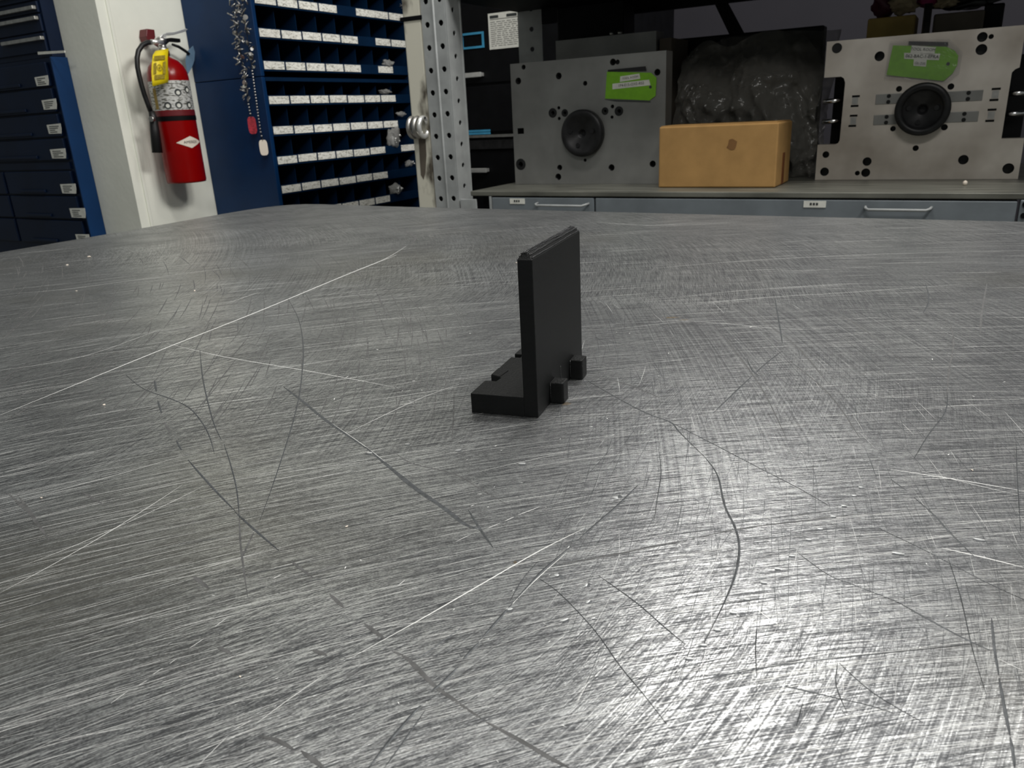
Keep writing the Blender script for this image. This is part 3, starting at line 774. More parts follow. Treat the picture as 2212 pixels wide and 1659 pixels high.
# ================================================================== bolt bins
XC, XB = -2.032, -2.355
PC, Y0 = .098, 1.961
YL, YR_ = 1.941, 2.765
def bin_unit(label, z0, z1, rowsz, missing, extra=(), base=0.0):
    t = thing('bin_cabinet', (XC-.15, (YL+YR_)/2, z0), label, 'bin cabinet', 'blue parts bins behind the rack post')
    MB().box(XB, XC, YL, Y0-.004, z0, z1).build('side_panel', 'blue', t, bevel=.002)
    MB().box(XB, XC, Y0+8*PC, YR_, z0, z1).build('side_panel', 'blue_bin', t, bevel=.002)
    MB().box(XB, XC, Y0-.004, Y0+8*PC, z1-.012, z1).build('top_panel', 'blue_bin', t)
    MB().box(XB, XB+.006, Y0-.004, Y0+8*PC, z0, z1-.012).build('back_panel', 'blue_shaded', t)
    if base: MB().box(XB+.006, XC-.002, Y0-.004, Y0+8*PC, z0, base).build('base_panel', 'blue_bin', t)
    for r, z in rowsz:
        MB().box(XB+.006, XC-.006, Y0-.004, Y0+8*PC, z-.006, z-.003).build('shelf', 'blue_bin', t)
        lip = MB().box(XC-.006, XC-.002, Y0-.004, Y0+8*PC, z-.006, z+.027).build('shelf_lip', 'blue_bin', t, bevel=.001)
        zn = min([q for _, q in rowsz if q > z]+[z1-.012+.006])-.006
        for c in range(1, 8):
            y = Y0+c*PC-.003
            MB().box(XB+.006, XC-.022, y-.001, y+.001, z-.003, zn).build('divider', 'blue_bin', t)
        for c in range(8):
            if (r, c) in missing: continue
            y = Y0+c*PC; w = PC-.008; dy = 0
            if (r, c) == (1, 5): w = PC*2-.008
            jz = random.uniform(-.0008, .0008)
            o = MB().box(XC-.0015, XC+.0002, y+dy, y+w, z+jz, z+.0245+jz).build('label_card', 'bin_card', lip, bevel=.0006)
    return t
ms = {(1, 4), (1, 6), (2, 5), (3, 5), (3, 7), (4, 7), (5, 7), (6, 6), (7, 6), (7, 7), (8, 6), (8, 7)}
bin_unit('upper blue bin cabinet with handwritten cards, topmost of the stacked pair', 1.189, 1.72, [(0, 1.503), (1, 1.406), (2, 1.309), (3, 1.211)], ms)
bin_unit('lower blue bin cabinet with handwritten cards, under the upper bins', 0, 1.187, [(4, 1.104), (5, 1.007), (6, .911), (7, .815), (8, .722)], ms, base=.66)
# things left in the bins
def bag(px, py, sx, sz, label, seed, m='bag_clear', inner=None, X=XC-.03, zb=None):
    p = ox(X, px, py)
    mb = MB(); mb.blob(p, (sx*.55, sx, sz), 3, .35, seed)
    o = mb.build('plastic_bag', [m], smooth=True)
    if inner:
        t = o
        r = random.Random(seed)
        for k in range(inner):
            q = p+Vector((sx*.62+.002*k*.2, r.uniform(-.55, .55)*sx, r.uniform(-.5, .4)*sz))
            MB().cyl(q, q+Vector((.003, r.uniform(-.012, .012), r.uniform(-.008, .008))), .0035, .0028, 8).build('bolt', 'chrome', t)
    return tag(o, label, 'bag', 'small bags lying in the bins')
bag(838, 137, .030, .012, 'crumpled clear bag spilling over the lip of the top bins', 1, X=XC-.008)
bag(832, 198, .030, .009, 'small clear tube bag lying in the bin below the spilling bag', 2)
bag(866, 246, .024, .008, 'pale card in a plastic sleeve tilted in the right end bin', 3, X=XC-.01)
bag(849, 297, .034, .042, 'tall clear bag sagging out of a bin with white parts in it', 4, inner=5, X=XC-.008)
bag(884, 353, .022, .012, 'clear bag with pale parts in the last bin near the rack post', 5, inner=3, X=XC-.012)
bag(854, 408, .034, .020, 'clear bag of shiny bolts lying in the lowest visible bin', 6, inner=8, X=XC-.008)
bag(872, 14, .018, .012, 'pale bag in the topmost right bin beside the rack post', 7, X=XC-.012)

# ================================================================== tag chains on the corner of the bins
YC_ = YL-.020
HU = Vector((.68, .73, 0))
def chain(name, label, pts, z_tag, tagm, tw, th, beads, cluster, seed):
    r = random.Random(seed)
    P = [oy(YC_, *p) for p in pts]
    t = thing(name, P[-1], label, 'tag chain', 'beaded tag chains on the bin cabinet corner')
    MB().tube(P, .0012, 6).build('cord', 'ring', t)
    seg = []
    for a, b in zip(P, P[1:]):
        n = max(1, int((a-b).length/.0085))
        seg += [a.lerp(b, k/n) for k in range(n)]
    mb = MB()
    n = len(seg)
    for i, q in enumerate(seg):
        f = i/n
        if f > cluster:
            mb.blob(q, (.0036, .0036, .0036), 1)
        else:
            for k in range(2):
                o = Vector((r.uniform(-.016, .016), r.uniform(-.010, .004), r.uniform(-.006, .006)))
                if r.random() < .5:
                    ax = Vector((r.uniform(-1, 1), r.uniform(-1, 1), r.uniform(-1, 1))).normalized()*.0012
                    mb.cyl(q+o, q+o+ax, r.uniform(.004, .0085), n=10)
                else:
                    ax = Vector((r.uniform(-1, 1), r.uniform(-.3, .3), r.uniform(-.6, .6))).normalized()*.010
                    mb.cyl(q+o-ax, q+o+ax, .0022, n=6)
    tag(mb.build('beads', 'bead', t), kind='stuff')
    q = P[-1]
    poly = []
    for i in range(24):
        a = 2*PI*i/24; cx, sz = math.cos(a), math.sin(a)
        e = .55
        poly.append(q+HU*(abs(cx)**e*math.copysign(1, cx)*tw)+Vector((0, 0, abs(sz)**e*math.copysign(1, sz)*th-th)))
    MB().prism(poly, Vector((HU.y, -HU.x, 0))*.0016).build('tag', tagm, t, bevel=.0005)
    MB().tube([q+Vector((.004*math.cos(2*PI*k/10), -.002, .002+.006*math.sin(2*PI*k/10))) for k in range(10)], .0007, 5, True).build('split_ring', 'ring', t)
    return t
chain('tag_chain', 'steel tag chain ending in a red enamel tag on the bin corner', [(506, -12), (508, 30), (512, 70), (519, 110), (526, 150), (532, 190), (537, 225), (542, 252)], 0, 'tag_red', .0135, .0275, 1, .86, 3)
chain('tag_chain', 'steel tag chain ending in an off white oval tag on the bin corner', [(522, -12), (526, 30), (532, 66), (538, 105), (546, 160), (552, 205), (558, 250), (563, 285), (567, 302)], 0, 'tag_white', .0135, .0250, 1, .50, 5)

# ================================================================== storage rack
rk = thing('storage_rack', (-.4, 2.0, 0), 'grey perforated steel storage rack carrying the mold plates', 'rack')
YR = 1.70
def perforated(x0, x1, y0, y1, z0, z1, cu, pitch, zst, r, n=12, t=.0025):
    """flat sheet in XZ (y0==y1) or YZ (x0==x1) with a column of real round holes at cu"""
    flat_y = abs(y1-y0) < 1e-6
    a0, a1 = (x0, x1) if flat_y else (y0, y1)
    mb = MB()
    def V(u, z): return mb.bm.verts.new((u, y0, z) if flat_y else (x0, u, z))
    edges = []
    z = zst
    lo = z0
    cells = []
    while z+pitch/2 < z1:
        if z-pitch/2 > z0: cells.append(z)
        z += pitch
    if not cells: return mb
    mb.bm.faces.new([V(a0, z0), V(a1, z0), V(a1, cells[0]-pitch/2), V(a0, cells[0]-pitch/2)])
    mb.bm.faces.new([V(a0, cells[-1]+pitch/2), V(a1, cells[-1]+pitch/2), V(a1, z1), V(a0, z1)])
    for c in cells:
        oc = [(a1, c), (a1, c+pitch/2), (cu, c+pitch/2), (a0, c+pitch/2), (a0, c), (a0, c-pitch/2), (cu, c-pitch/2), (a1, c-pitch/2)]
        ov = [V(*p) for p in oc]
        ic = [V(cu+r*math.cos(k*PI/4), c+r*math.sin(k*PI/4)) for k in range(8)]
        for k in range(8):
            mb.bm.faces.new([ov[k], ov[(k+1) % 8], ic[(k+1) % 8], ic[k]])
    bmesh.ops.remove_doubles(mb.bm, verts=mb.bm.verts[:], dist=1e-5)
    return mb
def sheet(mb, name, m, parent, t=.003, off=-1):
    o = mb.build(name, m, parent)
    s = o.modifiers.new('sol', 'SOLIDIFY'); s.thickness = t; s.offset = 0
    return o
ZTOP = 2.0
Z1 = 1.30-.052*24
sheet(perforated(-1.206, -1.171, YR, YR, 0, ZTOP, -1.190, .052, Z1, .0072), 'post_flange', 'rack', rk)
sheet(perforated(-1.168, -1.137, YR, YR, 0, ZTOP, -1.150, .052, Z1+.001, .0072), 'post_flange', 'rack', rk)
sheet(perforated(-1.135, -1.135, YR, YR+.060, 0, ZTOP, YR+.030, .052, Z1-.022, .0065), 'post_flange', 'rack', rk)
MB().tube([(-1.1695, YR-.001, 0), (-1.1695, YR-.001, ZTOP)], .0035, 8).build('post_seam', 'rack', rk)
MB().box(-1.206, -1.140, YR+.006, YR+.055, 0, ZTOP).build('post_core', 'black_steel', rk)
MB().box(-1.139, -1.131, YR+.058, YR+.063, 0, ZTOP).build('post_lip', 'rack', rk, bevel=.001)
# rear post, shelf above with its beam and brace
sheet(perforated(-1.335, -1.247, 2.42, 2.42, 0, ZTOP, -1.285, .06, .03, .008), 'rear_post', 'rack', rk)
MB().box(-1.335, .9, 1.72, 2.42, 1.345, 1.36).build('upper_deck', 'black_steel', rk)  # unlit underside of the shelf put into a black colour
MB().box(-1.335, .9, 1.695, 1.72, 1.335, 1.42).build('upper_beam', 'rack', rk)
MB().box(-1.24, .9, 2.405, 2.42, 1.300, 1.345).build('upper_rear_beam', 'black_steel', rk)
MB().prism([oy(2.43, 1525, -30), oy(2.43, 1553, -30), oy(2.43, 1612, 80), oy(2.43, 1578, 80)], (0, .004, 0)).build('diagonal_brace', 'black_steel', rk)
MB().box(.86, .90, YR, YR+.04, 0, ZTOP).build('post_flange', 'rack', rk)
MB().box(.86, .90, 2.38, 2.42, 0, ZTOP).build('rear_post', 'rack', rk)
ZS = .852
MB().box(-1.095, .858, YR-.004, 2.40, ZS-.012, ZS).build('shelf_deck', 'deck', rk, bevel=.002)
MB().box(-1.040, -1.034, YR-.004, YR+.03, .60, ZS-.0125).build('corner_bracket', 'rack', rk)
MB().box(-1.130, -1.080, YR-.002, YR+.003, .60, ZS-.020).build('corner_bracket', 'rack', rk, bevel=.002)
MB().box(-1.078, -1.042, YR+.03, YR+.034, .60, ZS-.0125).build('bracket_back', 'black_steel', rk)
# drawers below the deck
for (xa, xb, lx, hx0, hx1) in ((-1.033, -.753, (-.980, -.938), -.902, -.766), (-.749, .088, (-.283, -.240), -.166, -.050)):
    d = MB().box(xa, xb, YR-.003, YR+.35, .765, ZS-.015).build('drawer', 'rack_blue', rk, bevel=.002)
    MB().box(lx[0], lx[1], YR-.0042, YR-.003, .8215, .8345).build('label_card', 'white_card', d)
    mb = MB()
    for k in range(3): mb.box(lx[0]+.012+.006*k, lx[0]+.016+.006*k, YR-.0046, YR-.0043, .826, .831)
    mb.build('handwriting', 'print', d)
    h = MB().tube([(hx0, YR-.003, .824), (hx0+.002, YR-.020, .823), (hx0+.008, YR-.026, .821), (hx1-.008, YR-.026, .821), (hx1-.002, YR-.020, .823), (hx1, YR-.003, .824)], .0028, 8).build('handle', 'rack', d)
MB().box(.092, .112, YR-.005, YR+.02, .60, ZS-.0125).build('corner_bracket', 'rack_blue', rk, bevel=.002)
for z in (.832, .812): MB().cyl((.100, YR-.006, z), (.100, YR-.0085, z), .005, n=12).build('rivet', 'black_steel', rk)

# weathered steel strip with hanging rings, left of the perforated post
gp = thing('steel_upright', (-1.235, YR-.002, 0), 'weathered beige grey steel upright left of the perforated rack post', 'upright')
MB().box(-1.264, -1.2095, YR, YR+.03, 0, ZTOP).build('upright_strip', 'beige', gp, bevel=.004)
MB().box(-1.272, -1.204, YR-.003, YR+.034, 1.262, 1.272).build('black_band', 'black_steel', gp, bevel=.002)
MB().prism([oy(YR-.0006, 904, 300), oy(YR-.0006, 919, 300), oy(YR-.0006, 921, 335), oy(YR-.0006, 919, 372), oy(YR-.0006, 915, 388), oy(YR-.0006, 909, 378)], (0, .001, 0)).build('oil_streak', 'brown', gp)
for k in range(3):
    xr = -1.253+.017*k
    o = MB().tube([(xr, YR-.012+.019*math.cos(2*PI*i/24), 1.012+.023*math.sin(2*PI*i/24)) for i in range(24)], .006, 12, True).build('steel_ring', 'chrome' if k == 2 else 'dull_chrome')
    tag(o, ['left ring of the three steel rings on the beige upright', 'middle ring of the three steel rings on the beige upright', 'brightest, right ring of the three on the beige upright'][k], 'ring', 'steel rings hooked on the upright')
p_ = MB().cyl((-1.262, YR-.012, 1.0345), (-1.211, YR-.012, 1.0345), .0028, n=10).build('ring_pin', 'ring', gp)

# ================================================================== mold plates
def hole_set(mb, Y, items, d=.02):
    for px, py, rp in items:
        c = oy(Y, px, py); dist = (c-CAM).dot(fw); r = rp/FPX*dist
        mb.cyl(c-Vector((0, .01, 0)), c+Vector((0, d, 0)), r, n=20)
Y1 = 1.87
m1 = thing('mold_plate', (-.85, Y1, ZS), 'dark grey steel mold plate with bright green tag, left on the shelf', 'mold plate')
pl = MB().box(-1.060, -.641, Y1, Y1+.045, ZS+.0005, 1.1545).build('clamp_plate', ['plate_grey', 'hole'], m1)
c = MB()
hole_set(c, Y1, [(1131, 145, 5), (1119.5, 175, 7), (1207, 164, 7), (1264, 180, 5), (1324, 134, 7), (1334, 134, 5), (1420, 156, 7), (1125, 355, 8), (1209, 362, 6), (1206, 382, 7), (1321, 362, 7), (1410, 354, 7), (1264, 346, 3.5),
                 (1207, 233, 3.5), (1194, 244, 4.5), (1220, 244, 4), (1208, 256, 3.5), (1323, 230, 4), (1307, 240, 3.5), (1337, 240, 4.5), (1322, 253, 3.5)])
a = oy(Y1, 1118, 277); b = oy(Y1, 1132, 289)
c.box(a.x, b.x, Y1-.01, Y1+.02, b.z, a.z)
cut(pl, c)
mb = MB()
for px, py, r in ((1194, 244, 10), (1220, 244, 8), (1307, 240, 8), (1337, 240, 10), (1125, 355, 12)):
    q = oy(Y1, px, py); rr = r/FPX*(q-CAM).dot(fw); n = 20
    r0 = rr*.45
    mb = MB()
    for i in range(n):
        t0, t1 = 2*PI*i/n, 2*PI*(i+1)/n
        mb.quad([q+Vector((math.cos(t)*k, -.0003, math.sin(t)*k)) for t, k in ((t0, rr), (t1, rr), (t1, r0), (t0, r0))])
    mb.build('counterbore_ring', 'ring', m1)
cc = oy(Y1-.012, 1257, 288)
MB().lathe((cc.x, Y1, cc.z), [(.057, -.0004), (.057, -.014), (.054, -.018), (.044, -.019), (.040, -.015), (.012, -.013), (.0085, -.010), (.006, -.001)], 44, 'Y').build('locating_ring', 'ring', m1)
for dx, dz_ in ((-.030, .006), (.029, .004), (-.010, -.028)):
    MB().cyl((cc.x+dx, Y1-.0135, cc.z+dz_), (cc.x+dx, Y1-.0165, cc.z+dz_), .0055, n=14).build('ring_screw', 'ring', m1)
MB().box(-1.02, -.68, Y1+.0455, Y1+.12, ZS+.0005, 1.12).build('backing_plate', 'plate_grey', m1)
def tagcard(owner, Y, poly, sleeve, labels, hole, name='green_tag'):
    g = MB().prism([oy(Y, *p) for p in poly], (0, .001, 0)).build(name, 'green', owner)
    for q in labels:
        MB().prism([oy(Y-.0006, *p) for p in q], (0, .0005, 0)).build('paper_label', 'white_card', g)
    h = oy(Y-.0004, *hole); MB().cyl(h, h+Vector((0, .0002, 0)), .0035, n=12).build('tag_hole', 'print', g)
    if sleeve:
        MB().prism([oy(Y-.0016, *p) for p in sleeve], (0, .0004, 0)).build('plastic_sleeve', 'sleeve', g)
    return g
g1 = tagcard(m1, Y1-.0025, [(1311, 155), (1406, 157), (1418, 168), (1416, 207), (1403, 217), (1307, 213)], None,
        [[(1340, 165), (1381, 159), (1383, 170), (1339, 177)], [(1323, 181), (1402, 172), (1405, 184), (1323, 193)]], (1405, 188))
MB().prism([oy(Y1-.003, 1313, 151), oy(Y1-.003, 1394, 143), oy(Y1-.003, 1396, 153), oy(Y1-.003, 1313, 155)], (0, .002, 0)).build('black_clip', 'black', m1)
MB().prism([oy(Y1-.0012, 1306, 215), oy(Y1-.0012, 1405, 219), oy(Y1-.0012, 1405, 221), oy(Y1-.0012, 1330, 219)], (0, .0008, 0)).build('tape_edge', 'print', m1)
def on_card(Y, p0, p1, z_up):
    a, b = oy(Y, *p0), oy(Y, *p1); cx = (a+b)/2; u = (b-a).normalized(); v = Vector((-u.z, 0, u.x))
    return lambda x, y: cx+u*x+v*y
text_on('TOOL ROOM', .0068, on_card(Y1-.0034, (1342, 171), (1381, 165), 0), 'print', g1)
text_on('1P4-E15-OXE-RS2', .0088, on_card(Y1-.0034, (1325, 187), (1402, 178), 0), 'print', g1)

# plate leaning behind plate one
bk = MB().box(-1.041, -.748, 2.10, 2.16, ZS+.0005, 1.219).build('mold_block', 'plate_grey')
tag(bk, 'plain grey steel block standing behind the left mold plate', 'steel block')
bk2 = MB().box(-.742, -.71, 2.11, 2.25, ZS+.0005, 1.20).build('mold_block', 'brown')
tag(bk2, 'narrow brownish block beside the plain grey steel block', 'steel block')

Y2 = 1.96
m2 = thing('mold_plate', (-.1, Y2, ZS), 'bright ground steel mold plate with large black locating ring, right on the shelf', 'mold plate')
poly = [(-.3035, 1.149), (.067, 1.149), (.067, 1.071), (.060, 1.068), (.055, 1.062), (.0545, .934), (.095, .934), (.095, ZS+.0005), (-.306, ZS+.0005), (-.306, .931), (-.268, .931), (-.262, .934), (-.2595, .940), (-.2585, 1.062), (-.262, 1.071), (-.268, 1.075), (-.3035, 1.075)]
pl = MB().prism([(x, Y2, z) for x, z in poly], (0, .030, 0)).build('clamp_plate', ['plate_warm', 'hole'], m2)
c = MB()
hole_set(c, Y2, [(1900, 121.5, 10), (2122, 80, 10), (2141, 79, 5), (2120, 107, 11), (1942, 192, 6), (2054, 187, 6.5), (1929, 278, 5.5), (2040, 275, 6.5), (1978, 320, 6), (1784, 334, 7), (1781, 371, 9), (1873, 349, 9), (1870, 373, 9), (1852, 374, 5), (2081, 345, 10), (2178, 364, 11)], .02)
for q in ((1849, 208), (1846, 229), (1844, 250), (1841, 272), (2152, 192), (2147, 216), (2143, 237), (2138, 261)):
    a = oy(Y2, *q); c.box(a.x-.008, a.x+.008, Y2-.01, Y2+.012, a.z-.0022, a.z+.0022)
cut(pl, c)
q = oy(Y2-.0004, 1808, 104); MB().cyl(q, q+Vector((0, .0004, 0)), .0105, n=24).build('filled_hole', 'ring', m2)
for q in ((1847, 218), (1843, 261), (2150, 204), (2141, 249)):
    a = oy(Y2, *q); MB().box(a.x-.006, a.x+.006, Y2-.0006, Y2+.0004, a.z-.0075, a.z+.0075).build('keeper', 'dull_chrome', m2)
for cx_, cy_ in ((1935, 213), (1930, 258), (2075, 208), (2066, 253)):
    a = oy(Y2, cx_, cy_)
    s_ = -1 if cx_ < 2000 else 1
    k = MB().box(a.x-.040, a.x+.040, Y2-.0015, Y2+.0008, a.z-.0105, a.z+.0105).build('slide_lock', 'plate_grey', m2, bevel=.0008)
    for dz_ in (-.006, .006):
        x = a.x-.014 if s_ < 0 else a.x+.014
        MB().cyl((x, Y2-.0013, a.z+dz_), (x, Y2-.0022, a.z+dz_), .0042, n=14).build('lock_screw', 'hole', k)
cc = oy(Y2-.020, 1993, 236)
MB().lathe((cc.x, Y2, cc.z), [(.050, -.0017), (.0515, -.008), (.0535, -.020), (.0535, -.028), (.051, -.031), (.043, -.032), (.039, -.028), (.036, -.022), (.012, -.020), (.009, -.017), (.006, -.003)], 48, 'Y').build('locating_ring', 'ring', m2)
for dx, dz_ in ((-.026, .003), (.026, .002), (-.006, -.026)):
    MB().cyl((cc.x+dx, Y2-.0205, cc.z+dz_), (cc.x+dx, Y2-.0235, cc.z+dz_), .005, n=14).build('ring_screw', 'ring', m2)
g2 = tagcard(m2, Y2-.004, [(1929, 98), (2044, 101), (2062, 109), (2070, 120), (2068, 140), (2058, 158), (2038, 175), (1915, 162)],
        [(1922, 90), (2050, 84), (2080, 112), (2072, 160), (2046, 180), (1910, 170)],
        [[(1970, 98), (2022, 102), (2018, 118), (1966, 116)], [(1953, 114), (2031, 116), (2028, 130), (1953, 127)], [(1974, 127), (2002, 129), (2000, 144), (1973, 142)]], (2048, 138))
MB().prism([oy(Y2-.005, 1963, 89), oy(Y2-.005, 2048, 91), oy(Y2-.005, 2048, 99), oy(Y2-.005, 1963, 96)], (0, .003, 0)).build('black_clip', 'black', m2)
text_on('TOOL ROOM', .0078, on_card(Y2-.0052, (1970, 106), (2018, 108), 0), 'print', g2)
text_on('062-BAC-1-EPRA', .0088, on_card(Y2-.0052, (1955, 121), (2029, 123), 0), 'print', g2, bold=.0001)
text_on('GL-235', .0068, on_card(Y2-.0052, (1975, 136), (2000, 138), 0), 'print', g2)
MB().box(-.298, .06, Y2+.0305, Y2+.075, ZS+.0005, .925).build('rail_plate', 'black_steel', m2)
MB().box(-.255, .050, Y2+.0305, Y2+.14, .926, 1.12).build('ejector_block', 'black_steel', m2)
MB().box(-.300, .094, Y2+.1405, Y2+.19, ZS+.0005, 1.10).build('back_plate', 'black_steel', m2)
for px0, py0, px1, py1 in ((1778, 220, 1822, 216), (1776, 264, 1818, 260), (2176, 203, 2222, 199), (2166, 247, 2214, 244)):
    a, b = oy(Y2+.045, px0, py0), oy(Y2+.045, px1, py1)
    MB().cyl(a, b, .0055, n=16).build('tie_stud', 'studs', m2)

# items standing behind plate two
Y3 = 2.17
def block(name, pts, Y, depth, m, label, cat, z0=None):
    P = [oy(Y, *p) for p in pts]
    x0, x1 = min(p.x for p in P), max(p.x for p in P); z1 = sum(p.z for p in P)/len(P)
    o = MB().box(x0, x1, Y, Y+depth, ZS+.0005 if z0 is None else z0, z1).build(name, m, bevel=.004)
    return tag(o, label, cat)
block('foam_block', [(1875, 38), (1979, 33)], 2.17, .10, 'ochre', 'yellow ochre block behind the right mold plate', 'block')
block('board_block', [(2018, 27), (2128, 24)], 2.18, .08, 'brown', 'brown grey board behind the right mold plate', 'board')
block('steel_rod_box', [(2128, 8), (2172, 6)], 2.24, .08, 'black_steel', 'black box behind the brown board at the right', 'box')
a = oy(2.16, 2006, 8); b = oy(2.16, 1999, 70)
rod = MB().cyl((b.x, 2.16, ZS+.0005), (b.x, 2.16, a.z), .0085, n=16).build('steel_rod', 'dull_chrome'); rod.location.x = 0
tag(rod, 'upright shiny steel rod behind the right mold plate', 'rod')
def lump(name, px, py, r, Y, m, label, cat, seed, jit=.35):
    mb = MB(); p = oy(Y, px, py); mb.blob(p, r, 3, jit, seed)
    return tag(mb.build(name, m, smooth=True), label, cat)
lump('cloth_rag', 1952, 10, (.030, .03, .020), 2.22, 'cream', 'cream rag crumpled on top of the ochre block', 'rag', 1)
lump('cloth_rag', 2008, 0, (.026, .03, .016), 2.24, 'pink', 'magenta cloth on top of the steel rod', 'cloth', 2)
lump('plastic_bottle', 1912, 10, (.026, .03, .030), 2.25, 'maroon', 'maroon plastic bottle at the left of the cream rag', 'bottle', 3)
lump('cloth_rag', 2044, 7, (.024, .02, .010), 2.22, 'cream', 'small cream rag end to the right of the magenta cloth', 'rag', 4)
lump('rubber_sheet', 2085, 8, (.055, .03, .014), 2.26, 'black', 'black rubber sheet above the brown board', 'rubber sheet', 5)
block('black_case', [(1350, 86), (1780, 64)], 2.30, .05, 'black_steel', 'long black case standing at the back of the shelf', 'case')
block('motor_housing', [(1202, 10), (1346, 4)], 2.20, .09, 'black_steel', 'black machine housing behind the plain grey steel block', 'machine')
hs = MB()
for k, (px, py) in enumerate(((1312, 68), (1330, 68))):
    p = oy(2.10, px, py)
    o = MB().cyl((p.x, 2.13, 1.2193), (p.x, 2.13, 1.2193+.012), .006, n=12).build('hex_bolt', 'dull_chrome')
    tag(o, ['left small bolt head on top of the plain grey block', 'right small bolt head on top of the plain grey block'][k], 'bolt', 'bolt heads on the grey block')

# ================================================================== cardboard box
bx = thing('cardboard_box', (-.49, 1.84, ZS), 'brown cardboard box on the shelf between the two mold plates', 'box')
a = oy(1.78, 1422, 405); b = oy(1.78, 1674, 407)
xl, xr = a.x, b.x; zt_ = .9875
MB().box(xl, xr, 1.78, 1.925, ZS+.0006, zt_).build('carton', 'cardboard', bx, bevel=.003)
MB().box(xl+.004, xr-.004, 1.783, 1.851, zt_, zt_+.002).build('flap', 'cardboard', bx)
MB().box(xl+.004, xr-.004, 1.854, 1.922, zt_, zt_+.002).build('flap', 'cardboard', bx)
MB().box(xr+.0002, xr+.0010, 1.840, 1.862, ZS+.002, ZS+.070).build('tape', 'tape', bx)
MB().box(xl+.01, xl+.25, 1.7792, 1.7798, ZS+.0015, ZS+.008).build('crease', 'tape', bx)
bpy.data.objects.remove(bpy.data.objects['crease'])
q = oy(1.7796, 1581, 312)
mb = MB(); mb.bm.faces.new([mb.bm.verts.new((q.x+.010*math.cos(t*PI/6)*(1+.3*math.sin(t*2)), 1.7795, q.z+.012*math.sin(t*PI/6))) for t in range(12)])
mb.build('smudge', mat('greasy smudge', s2l(120, 84, 44), .6), bx)

# ================================================================== smoky plastic sheet behind the box
def drape(name, x0, x1, prof, Yb, m, label, seed, amp=.045, n=70, k=44):
    mb = MB(); rows_ = []
    for i in range(n+1):
        f = i/n; x = x0+(x1-x0)*f
        zt2 = 0
        for (fa, za), (fb, zb) in zip(prof, prof[1:]):
            if fa <= f <= fb: zt2 = za+(zb-za)*(.5-.5*math.cos(PI*(f-fa)/(fb-fa)))
        row = []
        for j in range(k+1):
            g = j/k; z = ZS+.002+(zt2-ZS)*g
            v = Vector((x*9+seed, g*2.6, seed*.3))
            wv = noise.noise(v)+.5*noise.noise(v*2.3)+.25*abs(noise.noise(v*5.1))
            y = Yb+.10*g*g+amp*wv-.03*math.sin(PI*g)-.022*(1-abs(noise.noise(v*2.1+Vector((3, 1, 7)))))**6-.012*(1-abs(noise.noise(v*4.3)))**8
            row.append(mb.bm.verts.new((x+.012*noise.noise(v*1.7+Vector((5, 0, 0))), y, z)))
        rows_.append(row)
    for p, q2 in zip(rows_, rows_[1:]):
        for j in range(k): mb.bm.faces.new([p[j], q2[j], q2[j+1], p[j+1]])
    return tag(mb.build(name, m, smooth=True), label, 'plastic sheet')
drape('plastic_sheet', -.672, -.325, [(0, 1.15), (.16, 1.185), (.30, 1.165), (.58, 1.195), (.80, 1.18), (1, 1.10)], 2.03, 'bag', 'smoky crumpled plastic sheet behind the cardboard box', 2)
drape('plastic_sheet', -.70, -.315, [(0, 1.17), (.3, 1.195), (.6, 1.20), (1, 1.19)], 2.15, 'bag', 'second smoky plastic sheet rising beside the right mold plate', 9)
block('steel_block', [(1500, 170), (1760, 150)], 2.22, .07, 'black_steel', 'dark steel block hidden under the smoky plastic sheets', 'steel block')

# small white pellet on the deck
p = oz(ZS, 2084, 401)
mb = MB(); mb.blob((p.x, p.y, ZS+.0052), (.0045, .0045, .0052), 2)
tag(mb.build('white_pellet', 'tag_white', smooth=True), 'small white pellet on the shelf deck before the right mold plate', 'pellet')

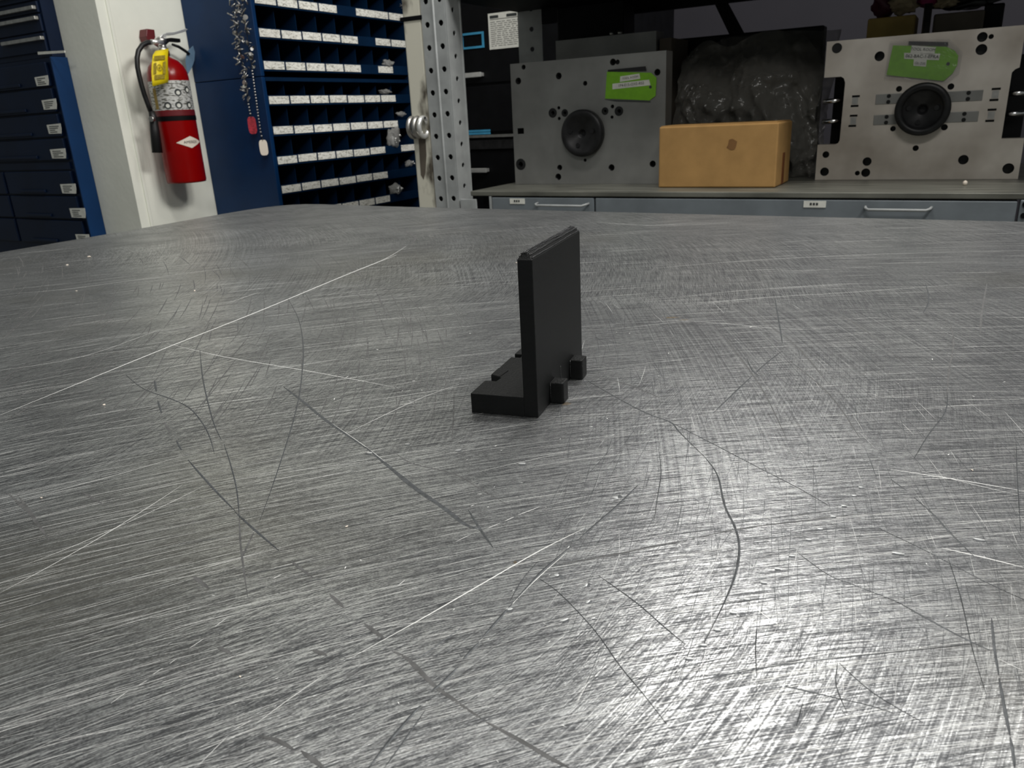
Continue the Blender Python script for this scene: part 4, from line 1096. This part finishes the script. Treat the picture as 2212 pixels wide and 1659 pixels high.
# ================================================================== black filing cabinet beyond
YB = 2.80
fc = thing('filing_cabinet', (-1.55, 3.0, 0), 'black cabinet with light blue label frames seen behind the rack post', 'cabinet')
MB().box(-1.98, -1.10, YB+.004, 3.295, 0, 1.75).build('body', 'black_steel', fc)
for zt, zb, fr, hd in ((1.72, 1.50, None, None), (1.49, 1.155, (-1.800, -1.696, 1.284, 1.342), (-1.81, -1.705, 1.187)), (1.145, .972, (-1.80, -1.69, .962, .98), None), (.90, .60, None, (-1.815, -1.705, .822))):
    d = MB().box(-1.97, -1.11, YB-.004, YB+.004, zb, zt).build('drawer', 'black_steel', fc, bevel=.002)
    if fr:
        x0, x1, z0, z1 = fr; t = .008
        f = MB().box(x0, x1, YB-.009, YB-.004, z1-t, z1).box(x0, x1, YB-.009, YB-.004, z0, z0+t)
        if z1-z0 > .03: f.box(x0, x0+t, YB-.0088, YB-.0042, z0+t, z1-t).box(x1-t, x1, YB-.0088, YB-.0042, z0+t, z1-t)
        f.build('label_frame', 'sky_blue', d)
    if hd:
        MB().box(hd[0], hd[1], YB-.030, YB-.022, hd[2]-.009, hd[2]+.009).box(hd[0], hd[0]+.008, YB-.0225, YB-.004, hd[2]-.007, hd[2]+.007).box(hd[1]-.008, hd[1], YB-.0225, YB-.004, hd[2]-.007, hd[2]+.007).build('handle', 'chrome', d, bevel=.002)
MB().box(-1.97, -1.11, YB-.020, YB-.004, .950, .960).build('ledge', 'dull_chrome', fc)
MB().box(-1.97, -1.11, YB-.014, YB-.004, .905, .940).build('ledge', 'ring', fc)
pp = thing('paper_notice', (-1.61, YB-.005, 1.34), 'printed white paper notice taped on the black cabinet', 'notice')
MB().box(-1.672, -1.53, YB-.0060, YB-.0050, 1.274, 1.401).build('sheet', 'white_card', pp)
mb = MB(); mb.box(-1.664, -1.626, YB-.0066, YB-.0062, 1.383, 1.393).box(-1.590, -1.545, YB-.0066, YB-.0062, 1.383, 1.393)
mb.build('heading_block', 'print', pp)
mb = MB(); mb.box(-1.664, -1.54, YB-.0064, YB-.0061, 1.378, 1.3805)
for k in range(13):
    z = 1.370-.0070*k
    x = -1.662
    while x < -1.545:
        w = random.uniform(.008, .026); mb.box(x, min(x+w, -1.542), YB-.0064, YB-.0062, z-.0011, z+.0011); x += w+random.uniform(.003, .008)
mb.build('printed_lines', 'plate_grey', pp)
